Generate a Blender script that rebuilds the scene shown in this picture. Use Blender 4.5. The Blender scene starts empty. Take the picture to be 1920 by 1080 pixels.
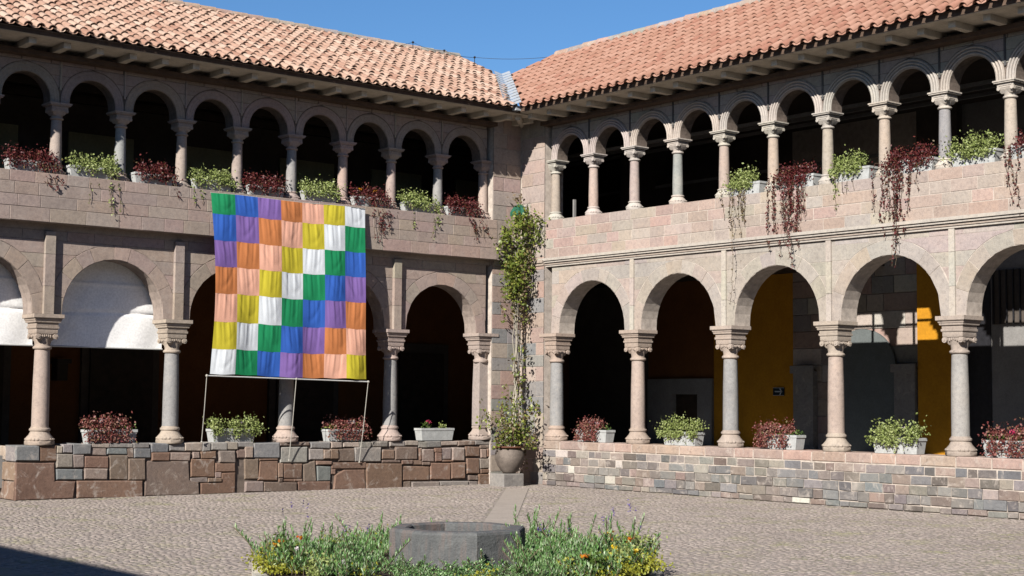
import bpy, bmesh, math, random
import numpy as np
from mathutils import Vector, Matrix
R = math.radians
rnd = random.Random(7)
nrg = np.random.RandomState(5)
scene = bpy.context.scene
COL = scene.collection

# ------------------------------------------------------------------ camera, sky, sun, exposure
cam_d = bpy.data.cameras.new('camera'); cam = bpy.data.objects.new('camera', cam_d); COL.objects.link(cam)
CAM = Vector((-22.962, -27.593, 1.8843))
cam.matrix_world = Matrix.Translation(CAM) @ Matrix((
    (0.77241, -0.05344, -0.63287), (-0.63507, -0.05194, -0.77071), (0.00832, 0.99722, -0.07406))).to_4x4()
cam_d.sensor_width = 36; cam_d.lens = 36 * 2858.45 / 1920
cam_d.clip_start = 0.1; cam_d.clip_end = 2000
scene.camera = cam

EL = R(31.5); SX, SY = -.903, -.430          # sun stands to the left and behind the camera
sun_dir = Vector((SX * math.cos(EL), SY * math.cos(EL), math.sin(EL))).normalized()
world = bpy.data.worlds.new('World'); scene.world = world; world.use_nodes = True
wn = world.node_tree
sky = wn.nodes.new('ShaderNodeTexSky'); sky.sky_type = 'NISHITA'; sky.sun_disc = False
sky.sun_elevation = EL; sky.sun_rotation = math.atan2(SX, SY)
sky.altitude = 0; sky.air_density = 1.0; sky.dust_density = 0.3; sky.ozone_density = 7.0
bg = wn.nodes['Background']; bg.inputs['Strength'].default_value = 0.05
hs = wn.nodes.new('ShaderNodeHueSaturation'); hs.inputs['Saturation'].default_value = 1.08   # deep blue of thin mountain air
wn.links.new(sky.outputs[0], hs.inputs['Color']); wn.links.new(hs.outputs[0], bg.inputs[0])
sl = bpy.data.lights.new('sun', 'SUN'); sl.energy = 5.0; sl.angle = R(0.5); sl.color = (1, .95, .88)
so = bpy.data.objects.new('sun', sl); COL.objects.link(so)
so.rotation_euler = sun_dir.to_track_quat('Z', 'Y').to_euler(); so.location = sun_dir * 60
vs = scene.view_settings
vs.view_transform = 'Standard'; vs.look = 'None'; vs.gamma = 1; vs.exposure = 1.25; vs.use_curve_mapping = False

# ------------------------------------------------------------------ materials
K = .51        # albedo scale of the palette below
class NT:
    def __init__(s, name):
        s.m = bpy.data.materials.new(name); s.m.use_nodes = True
        s.t = s.m.node_tree; s.b = s.t.nodes['Principled BSDF']
    def n(s, typ, **k):
        x = s.t.nodes.new('ShaderNode' + typ)
        for a, v in k.items(): setattr(x, a, v)
        return x
    def l(s, a, b): s.t.links.new(a, b)
    def pos(s): return s.n('NewGeometry').outputs['Position']
    def noise(s, scale, detail=4, rough=.6, vec=None, dist=0):
        x = s.n('TexNoise'); x.inputs['Scale'].default_value = scale; x.inputs['Detail'].default_value = detail
        x.inputs['Roughness'].default_value = rough; x.inputs['Distortion'].default_value = dist
        s.l(vec if vec is not None else s.pos(), x.inputs['Vector']); return x.outputs['Fac']
    def ramp(s, fac, stops):
        x = s.n('ValToRGB'); e = x.color_ramp.elements
        while len(e) < len(stops): e.new(.5)
        for i, (p, c) in enumerate(stops):
            e[i].position = p; e[i].color = tuple(c) + (1,) if len(c) == 3 else c
        s.l(fac, x.inputs[0]); return x.outputs[0]
    def mix(s, a, b, fac, mode='MIX'):
        x = s.n('Mix', data_type='RGBA', blend_type=mode)
        for v, i in ((fac, 0), (a, 6), (b, 7)):
            if isinstance(v, (int, float)): x.inputs[i].default_value = v
            elif isinstance(v, tuple): x.inputs[i].default_value = v + (1,)
            else: s.l(v, x.inputs[i])
        return x.outputs[2]
    def math(s, op, a, b=0):
        x = s.n('Math', operation=op)
        for v, i in ((a, 0), (b, 1)):
            if isinstance(v, (int, float)): x.inputs[i].default_value = v
            else: s.l(v, x.inputs[i])
        return x.outputs[0]
    def done(s, col, rough=.85, bump=None, bs=.4, bd=.02, spec=.25):
        if isinstance(col, tuple): s.b.inputs['Base Color'].default_value = col + (1,)
        else: s.l(col, s.b.inputs['Base Color'])
        s.b.inputs['Roughness'].default_value = rough
        s.b.inputs['Specular IOR Level'].default_value = spec
        if bump is not None:
            x = s.n('Bump'); x.inputs['Strength'].default_value = bs; x.inputs['Distance'].default_value = bd
            s.l(bump, x.inputs['Height']); s.l(x.outputs[0], s.b.inputs['Normal'])
        return s.m

def mat_stone(name, stain=.35, pit=True, bd=.012, lime=0):
    t = NT(name); oc = t.n('ObjectInfo').outputs['Color']
    big = t.noise(1.3, 5, .65); fine = t.noise(14, 5, .7); grain = t.noise(70, 3, .7)
    c = t.mix(oc, t.ramp(big, [(.3, (.72, .70, .70)), (.5, (1, 1, 1)), (.72, (1.12, 1.05, .98))]), stain, 'MULTIPLY')
    c = t.mix(c, t.ramp(fine, [(.3, (.62, .6, .6)), (.5, (1, 1, 1)), (.7, (1.2, 1.16, 1.1))]), .55, 'MULTIPLY')
    c = t.mix(c, t.ramp(grain, [(.35, (.7, .7, .7)), (.6, (1.1, 1.1, 1.1))]), .5, 'MULTIPLY')
    if lime:
        c = t.mix(c, (.30, .265, .235), t.ramp(t.noise(4.2, 6, .7, dist=.8), [(.54, (0, 0, 0)), (.66, (lime, lime, lime))]))
        c = t.mix(c, (.045, .038, .032), t.ramp(t.noise(3.1, 7, .78, dist=1.2), [(.60, (0, 0, 0)), (.72, (lime, lime, lime))]))
    if pit:
        p = t.ramp(t.noise(5.5, 6, .75, dist=.6), [(.27, (.35, .33, .32)), (.36, (1, 1, 1))])
        c = t.mix(c, p, .8, 'MULTIPLY')
    h = t.math('ADD', fine, t.math('MULTIPLY', grain, .5))
    return t.done(c, .9, h, .5, bd, .15)

def mat_plain(name, col, rough=.85, var=.3, scale=6, bd=.008, spec=.2, tint=None):
    t = NT(name); n1 = t.noise(scale, 5, .65); n2 = t.noise(scale * 9, 3, .6)
    col = tuple(c * K for c in col); lo = tuple(c * (1 - var) for c in col); hi = tuple(min(1, c * (1 + var)) for c in col)
    c = t.ramp(n1, [(.3, lo), (.7, hi)])
    c = t.mix(c, t.ramp(n2, [(.35, (.8, .8, .8)), (.65, (1.1, 1.1, 1.1))]), .6, 'MULTIPLY')
    return t.done(c, rough, t.math('ADD', n1, t.math('MULTIPLY', n2, .4)), .35, bd, spec)

def mat_island(name, stops, rough=.6, spec=.25, noise_s=20, trans=0, bd=.004, wear=.5, moss=False):
    t = NT(name)
    f = t.math('FRACT', t.math('ADD', t.n('NewGeometry').outputs['Random Per Island'], t.n('ObjectInfo').outputs['Random']))
    c = t.ramp(f, [(p_, tuple(x * K for x in q_)) for p_, q_ in stops]); nz = t.noise(noise_s, 4, .65)
    c = t.mix(c, t.ramp(nz, [(.3, (.65, .62, .6)), (.55, (1, 1, 1)), (.75, (1.15, 1.12, 1.1))]), wear, 'MULTIPLY')
    if moss: c = t.mix(c, t.ramp(t.noise(.5, 5, .65), [(.3, (.86, .84, .84)), (.7, (1.1, 1.08, 1.07))]), 1, 'MULTIPLY')
    if moss: c = t.mix(c, (.13, .13, .06), t.ramp(t.noise(1.1, 6, .75), [(.52, (0, 0, 0)), (.70, (.75, .75, .75))]))
    m = t.done(c, rough, nz, .4, bd, spec)
    if trans:
        tr = t.n('BsdfTranslucent'); t.l(c, tr.inputs[0]); mx = t.n('MixShader'); mx.inputs[0].default_value = trans
        t.l(t.b.outputs[0], mx.inputs[1]); t.l(tr.outputs[0], mx.inputs[2])
        t.l(mx.outputs[0], t.t.nodes['Material Output'].inputs[0])
    return m

M = {}
M['stone'] = mat_stone('dressed stone', .5, True, .012, .22)
M['rough_stone'] = mat_stone('rough stone', .7, True, .025, .55)
M['slab'] = mat_plain('path slab', (.455, .395, .345), .9, .08, 3)
M['mortar'] = mat_plain('lime mortar', (.60, .52, .45), .95, .25, 8, .012)
M['mortar_mid'] = mat_plain('worn mortar', (.40, .325, .28), .95, .25, 8, .012)
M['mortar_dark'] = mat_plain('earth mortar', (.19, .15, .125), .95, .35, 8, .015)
M['wood_pale'] = mat_plain('weathered pale boards', (.78, .70, .58), .85, .18, 4)
M['wood_dark'] = mat_plain('dark timber', (.05, .035, .025), .7, .4, 5)
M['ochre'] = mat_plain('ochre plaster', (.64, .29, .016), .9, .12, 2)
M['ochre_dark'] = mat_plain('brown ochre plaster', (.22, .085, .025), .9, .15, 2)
M['olive'] = mat_plain('olive plaster', (.42, .40, .25), .9, .12, 2)
M['plaster'] = mat_plain('grey plaster', (.30, .29, .28), .9, .12, 3)
M['recess_shade'] = mat_plain('recess shade grey', (.16, .18, .18), .7, .1, 3)  # grey holds the shade on a pale wall beyond the arch
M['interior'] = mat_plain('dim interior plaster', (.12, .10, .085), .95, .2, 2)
M['black_iron'] = mat_plain('dark iron', (.025, .025, .03), .5, .3, 10)
M['concrete'] = mat_plain('cast concrete trough', (.52, .53, .52), .85, .18, 9)
M['canvas'] = mat_plain('canvas', (1.30, 1.29, 1.27), .9, .06, 3)
M['rod'] = mat_plain('painted rod', (.7, .7, .68), .5, .05, 3)
M['rope'] = mat_plain('rope', (.55, .52, .46), .9, .1, 30)
M['metal'] = mat_plain('zinc sheet', (.50, .53, .56), .45, .12, 6)
M['plate'] = mat_plain('dark wall plate timber', (.13, .085, .06), .85, .3, 5)
M['clay'] = mat_plain('fired clay', (.20, .165, .14), .8, .35, 5)
M['soil'] = mat_plain('soil', (.05, .035, .025), .95, .3, 12)
M['stem'] = mat_plain('brown stem', (.16, .12, .08), .9, .3, 20)
M['stem_pale'] = mat_plain('pale bare stem', (.42, .38, .31), .9, .25, 20)
M['net'] = mat_plain('green netting', (.02, .13, .075), .7, .25, 20)
M['tile'] = mat_island('old clay tile', [(0, (.40, .22, .155)), (.25, (.53, .345, .255)), (.5, (.60, .42, .32)), (.75, (.48, .29, .21)), (1, (.62, .47, .37))], .85, .15, 9, wear=.6)
M['tile_red'] = mat_island('red clay tile', [(0, (.42, .20, .14)), (.3, (.48, .26, .185)), (.6, (.52, .30, .22)), (1, (.43, .225, .155))], .85, .15, 9, wear=.5)
M['cobble'] = mat_island('cobble', [(0, (.345, .30, .27)), (.3, (.375, .325, .295)), (.6, (.39, .34, .305)), (.85, (.35, .31, .285)), (1, (.44, .39, .35))], .9, .12, 9, wear=.5, moss=True)
M['leaf_lime'] = mat_island('lime leaf', [(0, (.24, .31, .08)), (.5, (.38, .46, .14)), (1, (.54, .60, .25))], .5, .3, 20, .3)
M['leaf_red'] = mat_island('burgundy leaf', [(0, (.09, .018, .022)), (.45, (.16, .028, .03)), (.8, (.22, .05, .045)), (1, (.13, .09, .03))], .5, .3, 20, .25)
M['leaf_pink'] = mat_island('rosy leaf', [(0, (.20, .045, .045)), (.5, (.30, .09, .075)), (.8, (.44, .22, .18)), (1, (.18, .15, .05))], .5, .3, 20, .25)
M['leaf_dry'] = mat_island('dry leaf', [(0, (.15, .09, .06)), (.5, (.24, .17, .1)), (1, (.28, .26, .13))], .6, .2, 20, .25)
M['leaf_green'] = mat_island('climber leaf', [(0, (.10, .15, .02)), (.5, (.24, .31, .05)), (.85, (.40, .44, .09)), (1, (.22, .15, .06))], .45, .35, 20, .3)
M['leaf_herb'] = mat_island('silvery herb leaf', [(0, (.09, .23, .05)), (.5, (.21, .42, .12)), (.8, (.40, .62, .27)), (1, (.75, .88, .62))], .55, .3, 20, .25)
M['leaf_sedum'] = mat_island('yellow ground cover', [(0, (.26, .28, .03)), (.5, (.46, .44, .04)), (1, (.36, .42, .07))], .5, .3, 20, .25)
M['leaf_mid'] = mat_island('mid green leaf', [(0, (.05, .10, .02)), (.5, (.10, .18, .03)), (1, (.18, .26, .06))], .5, .3, 20, .25)
M['petal_white'] = mat_island('white petal', [(0, (.75, .7, .72)), (1, (.8, .66, .74))], .5, .2, 20, .3)
M['petal_pink'] = mat_island('pink petal', [(0, (.65, .04, .14)), (1, (.75, .08, .2))], .5, .2, 20, .3)
M['petal_orange'] = mat_island('orange petal', [(0, (.7, .1, .02)), (.6, (.75, .28, .02)), (1, (.8, .4, .02))], .5, .2, 20, .3)
M['petal_yellow'] = mat_island('yellow petal', [(0, (.8, .5, .02)), (1, (.8, .6, .03))], .5, .2, 20, .3)
M['petal_violet'] = mat_island('violet petal', [(0, (.13, .08, .35)), (1, (.2, .14, .45))], .5, .2, 20, .3)
M['sign_blue'] = mat_plain('sign face', (.015, .03, .045), .4, .05, 3)
M['sign_white'] = mat_plain('sign white', (.7, .75, .78), .5, .03, 3)
def mat_cloth(name, col):
    t = NT(name); n = t.noise(60, 2); c = t.ramp(n, [(.3, tuple(x * .66 for x in col)), (.7, tuple(x * .72 for x in col))])
    m = t.done(c, .8, n, .15, .002, .2)
    tr = t.n('BsdfTranslucent'); t.l(c, tr.inputs[0]); mx = t.n('MixShader'); mx.inputs[0].default_value = .2
    t.l(t.b.outputs[0], mx.inputs[1]); t.l(tr.outputs[0], mx.inputs[2]); t.l(mx.outputs[0], t.t.nodes['Material Output'].inputs[0])
    return m
def mat_ground():
    t = NT('sandy ground'); n1 = t.noise(.55, 5, .6); n2 = t.noise(22, 4, .7); n3 = t.noise(1.4, 5, .7)
    c = t.ramp(n1, [(.3, (.175, .152, .136)), (.7, (.21, .183, .164))])
    c = t.mix(c, t.ramp(n2, [(.3, (.75, .74, .73)), (.6, (1.1, 1.1, 1.1))]), .7, 'MULTIPLY')
    c = t.mix(c, (.11, .115, .05), t.ramp(n3, [(.5, (0, 0, 0)), (.68, (.7, .7, .7))]))
    return t.done(c, .95, n2, .5, .02, .1)
M['ground'] = mat_ground()
def mat_well():
    t = NT('dark basin stone'); g = t.n('NewGeometry').outputs['Position']
    st = t.n('Mapping'); st.inputs['Scale'].default_value = (5, 5, .6); t.l(g, st.inputs[0])
    streak = t.noise(1.6, 4, .6, st.outputs[0]); n2 = t.noise(9, 5, .7); n3 = t.noise(45, 3, .7)
    c = t.ramp(n2, [(.3, (.048, .050, .052)), (.7, (.085, .088, .088))])
    c = t.mix(c, (.115, .085, .075), t.ramp(streak, [(.48, (0, 0, 0)), (.66, (.8, .8, .8))]))
    c = t.mix(c, t.ramp(n3, [(.3, (.7, .7, .7)), (.65, (1.15, 1.15, 1.15))]), .6, 'MULTIPLY')
    return t.done(c, .8, t.math('ADD', n2, n3), .5, .018, .25)
M['well'] = mat_well()

# ------------------------------------------------------------------ mesh helpers
class MB:
    def __init__(s): s.v = []; s.f = []
    def add(s, vs_, fs):
        o = len(s.v); s.v += [tuple(map(float, p)) for p in vs_]; s.f += [tuple(i + o for i in f) for f in fs]
    def box(s, lo, hi):
        x0, y0, z0 = lo; x1, y1, z1 = hi
        s.add([(x0, y0, z0), (x1, y0, z0), (x1, y1, z0), (x0, y1, z0), (x0, y0, z1), (x1, y0, z1), (x1, y1, z1), (x0, y1, z1)],
              [(3, 2, 1, 0), (4, 5, 6, 7), (0, 1, 5, 4), (1, 2, 6, 5), (2, 3, 7, 6), (3, 0, 4, 7)])
    def lathe(s, prof, n=20, c=(0, 0, 0), rot=0, cap=True):
        vs_ = []; fs = []
        for r, z in prof:
            for k in range(n):
                a = rot + 2 * math.pi * k / n; vs_.append((c[0] + r * math.cos(a), c[1] + r * math.sin(a), c[2] + z))
        for i in range(len(prof) - 1):
            for k in range(n):
                k2 = (k + 1) % n; fs.append((i * n + k, i * n + k2, (i + 1) * n + k2, (i + 1) * n + k))
        if cap:
            fs.append(tuple(range(n))[::-1]); fs.append(tuple((len(prof) - 1) * n + k for k in range(n)))
        s.add(vs_, fs)
    def tube(s, pts, r, n=6):
        pts = [Vector(p) for p in pts]; vs_ = []; fs = []
        for i, p in enumerate(pts):
            t = (pts[min(i + 1, len(pts) - 1)] - pts[max(i - 1, 0)]).normalized()
            a = t.orthogonal().normalized(); b = t.cross(a)
            if i and abs(a.dot(pa)) < .99: a = (pa - t * pa.dot(t)).normalized(); b = t.cross(a)
            pa = a; rr = r[i] if isinstance(r, (list, tuple)) else r
            for k in range(n):
                w = 2 * math.pi * k / n; vs_.append(p + a * rr * math.cos(w) + b * rr * math.sin(w))
        m = len(pts)
        for i in range(m - 1):
            for k in range(n):
                k2 = (k + 1) % n; fs.append((i * n + k, i * n + k2, (i + 1) * n + k2, (i + 1) * n + k))
        fs.append(tuple(range(n))[::-1]); fs.append(tuple((m - 1) * n + k for k in range(n)))
        s.add(vs_, fs)
    def ball(s, c, rx, ry=None, rz=None, n=8, m=6):
        ry = ry or rx; rz = rz or rx
        vs_ = [(c[0] + rx * math.sin(math.pi * i / m) * math.cos(2 * math.pi * k / n), c[1] + ry * math.sin(math.pi * i / m) * math.sin(2 * math.pi * k / n), c[2] - rz * math.cos(math.pi * i / m)) for i in range(1, m) for k in range(n)]
        fs = [(i * n + k, i * n + (k + 1) % n, (i + 1) * n + (k + 1) % n, (i + 1) * n + k) for i in range(m - 2) for k in range(n)]
        b = len(vs_); vs_ += [(c[0], c[1], c[2] - rz), (c[0], c[1], c[2] + rz)]
        fs += [(b, (k + 1) % n, k) for k in range(n)] + [(b + 1, (m - 2) * n + k, (m - 2) * n + (k + 1) % n) for k in range(n)]
        s.add(vs_, fs)
    def mesh(s, name, mat, smooth=None):
        me = bpy.data.meshes.new(name); me.from_pydata(s.v, [], s.f); me.materials.append(M[mat] if isinstance(mat, str) else mat)
        if smooth is not None:
            me.polygons.foreach_set('use_smooth', [True] * len(me.polygons)); me.set_sharp_from_angle(angle=R(smooth))
        me.update(); return me

def link(name, me, parent=None, loc=(0, 0, 0), color=None, kind=None):
    o = bpy.data.objects.new(name, me); COL.objects.link(o); o.location = loc
    if parent is not None: o.parent = parent
    if color is not None: o.color = tuple(x * K for x in color) + (1,)
    if kind: o['kind'] = kind
    return o
def obj(name, mb, mat, parent=None, color=None, smooth=None, loc=(0, 0, 0), kind=None):
    return link(name, mb.mesh(name, mat, smooth), parent, loc, color, kind)
def tag(o, label, cat, group=None):
    o['label'] = label; o['category'] = cat
    if group: o['group'] = group
    return o
def thing(name, label, cat, loc=(0, 0, 0), group=None):
    o = bpy.data.objects.new(name, None); COL.objects.link(o); o.location = loc; o.empty_display_size = .2
    return tag(o, label, cat, group)
def var(c, a=.08, h=.04):
    k = 1 + rnd.uniform(-a, a); return tuple(max(.02, x * k * (1 + rnd.uniform(-h, h))) for x in c)

ML = lambda u, z, d: (-u, -d, z)      # left wing: u runs leftwards from the corner, d out into the court
MR = lambda u, z, d: (-d, -u, z)      # right wing: u runs towards the camera
PINK = (.45, .335, .285); TAN = (.46, .385, .325); GREY = (.33, .315, .30); BLUE = (.265, .27, .27); PALE = (.55, .50, .44); BROWN = (.27, .20, .165); DARK = (.13, .125, .125)

def block(name, poly, Mf, d0, d1, parent, color, gap=.006, bev=.012, mat='stone', tilt=.004, wob=0):
    """one stone: a polygon in the wall plane, its arrises eased, slightly tilted"""
    n = len(poly); cu = sum(p[0] for p in poly) / n; cz = sum(p[1] for p in poly) / n
    area = sum(poly[i][0] * poly[(i + 1) % n][1] - poly[(i + 1) % n][0] * poly[i][1] for i in range(n))
    if area < 0: poly = poly[::-1]
    def inset(d):
        out = []
        for i in range(n):
            p0, p, p2 = Vector(poly[i - 1]), Vector(poly[i]), Vector(poly[(i + 1) % n])
            e1 = (p - p0); e2 = (p2 - p)
            if e1.length < 1e-6 or e2.length < 1e-6: out.append(p); continue
            e1.normalize(); e2.normalize()
            n1 = Vector((-e1.y, e1.x)); n2 = Vector((-e2.y, e2.x)); k = 1 + n1.dot(n2)
            if k < .2: k = .2
            out.append(p + (n1 + n2) * (d / k))
        return out
    a = inset(gap); b = inset(gap + bev)
    if wob:
        w = [(rnd.uniform(-wob, wob), rnd.uniform(-wob, wob)) for _ in a]
        a = [p + Vector(q) for p, q in zip(a, w)]; b = [p + Vector(q) for p, q in zip(b, w)]
    tu, tz = rnd.uniform(-tilt, tilt), rnd.uniform(-tilt, tilt)
    us = [p[0] for p in poly]; W = max(us) - min(us) + .01
    dz = lambda p, d: d + tu * (p[0] - cu) / W * 2 + tz * (p[1] - cz) * 4
    c = Vector(Mf(cu, cz, d0))
    vs_ = [Vector(Mf(p[0], p[1], d0)) - c for p in a] + [Vector(Mf(p[0], p[1], dz(p, d1 - bev))) - c for p in a] + [Vector(Mf(p[0], p[1], dz(p, d1))) - c for p in b]
    fs = [tuple(range(2 * n, 3 * n))]
    for i in range(n):
        j = (i + 1) % n
        fs += [(i, j, n + j, n + i), (n + i, n + j, 2 * n + j, 2 * n + i)]
    if Mf is ML: fs = [f[::-1] for f in fs]
    mb = MB(); mb.v = [tuple(v) for v in vs_]; mb.f = fs
    return obj(name, mb, mat, parent, color, None, c)

def courses(u0, u1, zs_, lens, parent, Mf, d0, d1, pal, name='stone_block', va=.06, **k):
    """running bond between u0 and u1"""
    for r, (za, zb) in enumerate(zip(zs_[:-1], zs_[1:])):
        u = u0; first = True
        while u < u1 - .02:
            w = rnd.uniform(*lens) * (rnd.uniform(.4, .8) if first and r % 2 else 1); first = False
            e = u + w
            if u1 - e < lens[0] * .5: e = u1
            block(name, [(u, za), (e, za), (e, zb), (u, zb)], Mf, d0, d1 + rnd.uniform(-.003, .003), parent, var(rnd.choice(pal), va), **k)
            u = e

def arched_wall(name, cs, rads, zs_, z1, df, db, Mf, mat, parent, color, z0=None, n=20):
    """backing of an arcade: solid above and between the arches, with their intrados"""
    mb = MB(); z0 = zs_ if z0 is None else z0
    def q(*p): mb.add([Mf(*x) for x in p], [(0, 1, 2, 3)])
    for i in range(len(cs) - 1):
        a, b = cs[i], cs[i + 1]; m = (a + b) / 2; r = rads[i]
        st = zs_ + .07
        arc = [(m - r, zs_)] + [(m - r * math.cos(math.pi * k / n), st + r * math.sin(math.pi * k / n)) for k in range(n + 1)] + [(m + r, zs_)]
        for d in (df, db):
            q((a, zs_, d), (m - r, zs_, d), (m - r, z1, d), (a, z1, d)); q((m + r, zs_, d), (b, zs_, d), (b, z1, d), (m + r, z1, d))
            for p, p2 in zip(arc[:-1], arc[1:]):
                if p2[0] - p[0] > 1e-6: q((p[0], p[1], d), (p2[0], p2[1], d), (p2[0], z1, d), (p[0], z1, d))
        for p, p2 in zip(arc[:-1], arc[1:]): q((p[0], p[1], df), (p2[0], p2[1], df), (p2[0], p2[1], db), (p[0], p[1], db))
        q((a, zs_, df), (m - r, zs_, df), (m - r, zs_, db), (a, zs_, db)); q((m + r, zs_, df), (b, zs_, df), (b, zs_, db), (m + r, zs_, db))
    q((cs[0], z1, df), (cs[-1], z1, df), (cs[-1], z1, db), (cs[0], z1, db))
    q((cs[-1], zs_, df), (cs[-1], z1, df), (cs[-1], z1, db), (cs[-1], zs_, db))
    return obj(name, mb, mat, parent, color)

def voussoirs(cs, rads, zs_, w, nv, Mf, d0, d1, parent, pal, gap=.003):
    for i in range(len(cs) - 1):
        m = (cs[i] + cs[i + 1]) / 2; r = rads[i] + .004; st = zs_ + .07
        R2 = lambda t: min(r + w, 9)
        cut = [0]
        while math.pi - cut[-1] > .2: cut.append(cut[-1] + rnd.uniform(.24, .52))
        cut[-1] = math.pi; nv = len(cut) - 1
        for k in range(nv):
            a0, a1 = cut[k], cut[k + 1]; am = (a0 + a1) / 2
            inn = [(m - r * math.cos(t), st + r * math.sin(t)) for t in (a0, am, a1)]
            out = [(m - (r + w) * math.cos(t), st + (r + w) * math.sin(t)) for t in (a1, am, a0)]
            if k == 0: inn[0] = (m - r, zs_ + .003); out[2] = (m - r - w, zs_ + .003)
            if k == nv - 1: inn[2] = (m + r, zs_ + .003); out[0] = (m + r + w, zs_ + .003)
            block('voussoir', inn + out, Mf, d0, d1 + rnd.uniform(-.003, .004), parent, var(rnd.choice(pal), .05), gap=gap, bev=.004, tilt=.002)

def spandrels(cs, rads, zs_, w, rows, Mf, d0, d1, parent, pal, lens=(.35, .7)):
    for za, zb in zip(rows[:-1], rows[1:]):
        for i in range(len(cs)):
            def edge(j, side, z):
                m = (cs[j] + cs[j + 1]) / 2; rr = rads[j] + w + .006; h = z - zs_ - .07
                return m + side * math.sqrt(max(0, rr * rr - max(h, 0) ** 2))
            zl = [za + (zb - za) * t / 3 for t in range(4)]
            L = [edge(i - 1, 1, z) if i > 0 else cs[0] for z in zl]
            Rr = [edge(i, -1, z) if i < len(cs) - 1 else cs[-1] for z in zl]
            if max(b - a for a, b in zip(L, Rr)) < .07: continue
            L = [min(a, b) for a, b in zip(L, [(x + y) / 2 - .005 for x, y in zip(L, Rr)])]
            u0, u1 = max(L), min(Rr); cuts = []
            if u1 - u0 > .9:
                u = u0
                while u1 - u > lens[1] * 1.4: u += rnd.uniform(*lens); cuts.append(u)
            elif u1 - u0 > .35: cuts = [cs[i] if 0 < i < len(cs) - 1 else (u0 + u1) / 2]
            bounds = [L] + [[c] * 4 for c in cuts] + [Rr]
            for A, B in zip(bounds[:-1], bounds[1:]):
                block('stone_block', [(A[0], zl[0]), (B[0], zl[0]), (B[1], zl[1]), (B[2], zl[2]), (B[3], zl[3]), (A[3], zl[3]), (A[2], zl[2]), (A[1], zl[1])] if B is Rr and A is L else
                      ([(A[0], zl[0]), (B[0], zl[0]), (B[3], zl[3]), (A[3], zl[3]), (A[2], zl[2]), (A[1], zl[1])] if A is L and B is not Rr else
                       ([(A[0], zl[0]), (B[0], zl[0]), (B[1], zl[1]), (B[2], zl[2]), (B[3], zl[3]), (A[3], zl[3])] if B is Rr else
                        [(A[0], zl[0]), (B[0], zl[0]), (B[3], zl[3]), (A[3], zl[3])])), Mf, d0, d1 + rnd.uniform(-.003, .003), parent, var(rnd.choice(pal), .05), gap=.003, bev=.004, tilt=.002)
def leaf_mesh(name, pts, mat, size=(.03, .06), up=0.0, wid=.42, droop=None):
    """many small pointed leaves, one quad each; pts are centres, droop an optional preferred axis"""
    n = len(pts); P = np.array(pts, float)
    a = nrg.normal(size=(n, 3)); a[:, 2] += up
    if droop is not None: a = a * .6 + np.array(droop)
    a /= np.linalg.norm(a, axis=1)[:, None] + 1e-9
    b = np.cross(a, nrg.normal(size=(n, 3))); b /= np.linalg.norm(b, axis=1)[:, None] + 1e-9
    L = nrg.uniform(size[0], size[1], (n, 1)); W = L * wid
    v = np.stack([P - a * L * .5, P + b * W * .5, P + a * L * .5, P - b * W * .5], 1).reshape(-1, 3)
    return raw_mesh(name, v, np.arange(4 * n).reshape(n, 4), mat)
def raw_mesh(name, v, quads, mat):
    me = bpy.data.meshes.new(name); n, k = quads.shape
    me.vertices.add(len(v)); me.vertices.foreach_set('co', np.asarray(v, np.float32).ravel())
    me.loops.add(n * k); me.loops.foreach_set('vertex_index', quads.astype(np.int32).ravel())
    me.polygons.add(n); me.polygons.foreach_set('loop_start', (np.arange(n) * k).astype(np.int32)); me.polygons.foreach_set('loop_total', np.full(n, k, np.int32))
    me.materials.append(M[mat] if isinstance(mat, str) else mat); me.update(calc_edges=True); me.validate(); return me

# ------------------------------------------------------------------ ground
CL = [1.22, 3.74, 6.37, 9.0, 11.65, 14.3, 16.95]; CR = [1.27, 3.93, 6.6, 9.26, 11.97, 14.65, 17.32, 20.0]
UL = [1.2, 2.51, 3.8, 5.07, 6.35, 7.64, 8.9, 10.21, 11.51, 12.82, 14.12, 15.45, 16.75]; UR = [1.2, 2.49, 3.81, 5.12, 6.44, 7.75, 9.11, 10.43, 11.73, 13.05, 14.35, 15.66, 16.98, 18.3, 19.62]
ZC, ZP, ZU, ZE = 3.43, 6.04, 7.43, 8.53
ENDL, ENDR = 17.2, 20.3
BED = Vector((-12.76, -14.28, 0))

g = MB(); g.add([(-150, -150, -.0025), (150, -150, -.0025), (150, 150, -.008), (-150, 150, -.0025)], [(0, 1, 2, 3)])
ground = obj('courtyard_ground', g, 'ground', kind='structure')

# path of flat slabs from the corner towards the basin
path = MB(); pd = Vector((-.66, -.75, 0)).normalized(); pn = Vector((pd.y, -pd.x, 0))
p0 = Vector((-1.75, -2.0, 0))
pth = thing('path', 'x', 'y'); del pth['label']; del pth['category']; pth['kind'] = 'structure'
s = 0
while s < 13.5:
    L = rnd.uniform(.55, .95)
    if (p0 + pd * s - BED).length < 2.4: break
    a = p0 + pd * (s + .006); b = p0 + pd * (s + L - .006); w = .24
    m = MB(); c = (a + b) / 2
    tops = [a - pn * w, a + pn * w, b + pn * w, b - pn * w]
    m.add([p - c + Vector((0, 0, -.03)) for p in tops] + [p - c + Vector((0, 0, .003 + rnd.uniform(-.002, .002))) for p in tops], [(4, 5, 6, 7)] + [(i, (i + 1) % 4, 4 + (i + 1) % 4, 4 + i) for i in range(4)])
    obj('paving_slab', m, 'slab', pth, None, loc=c); s += L

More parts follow.
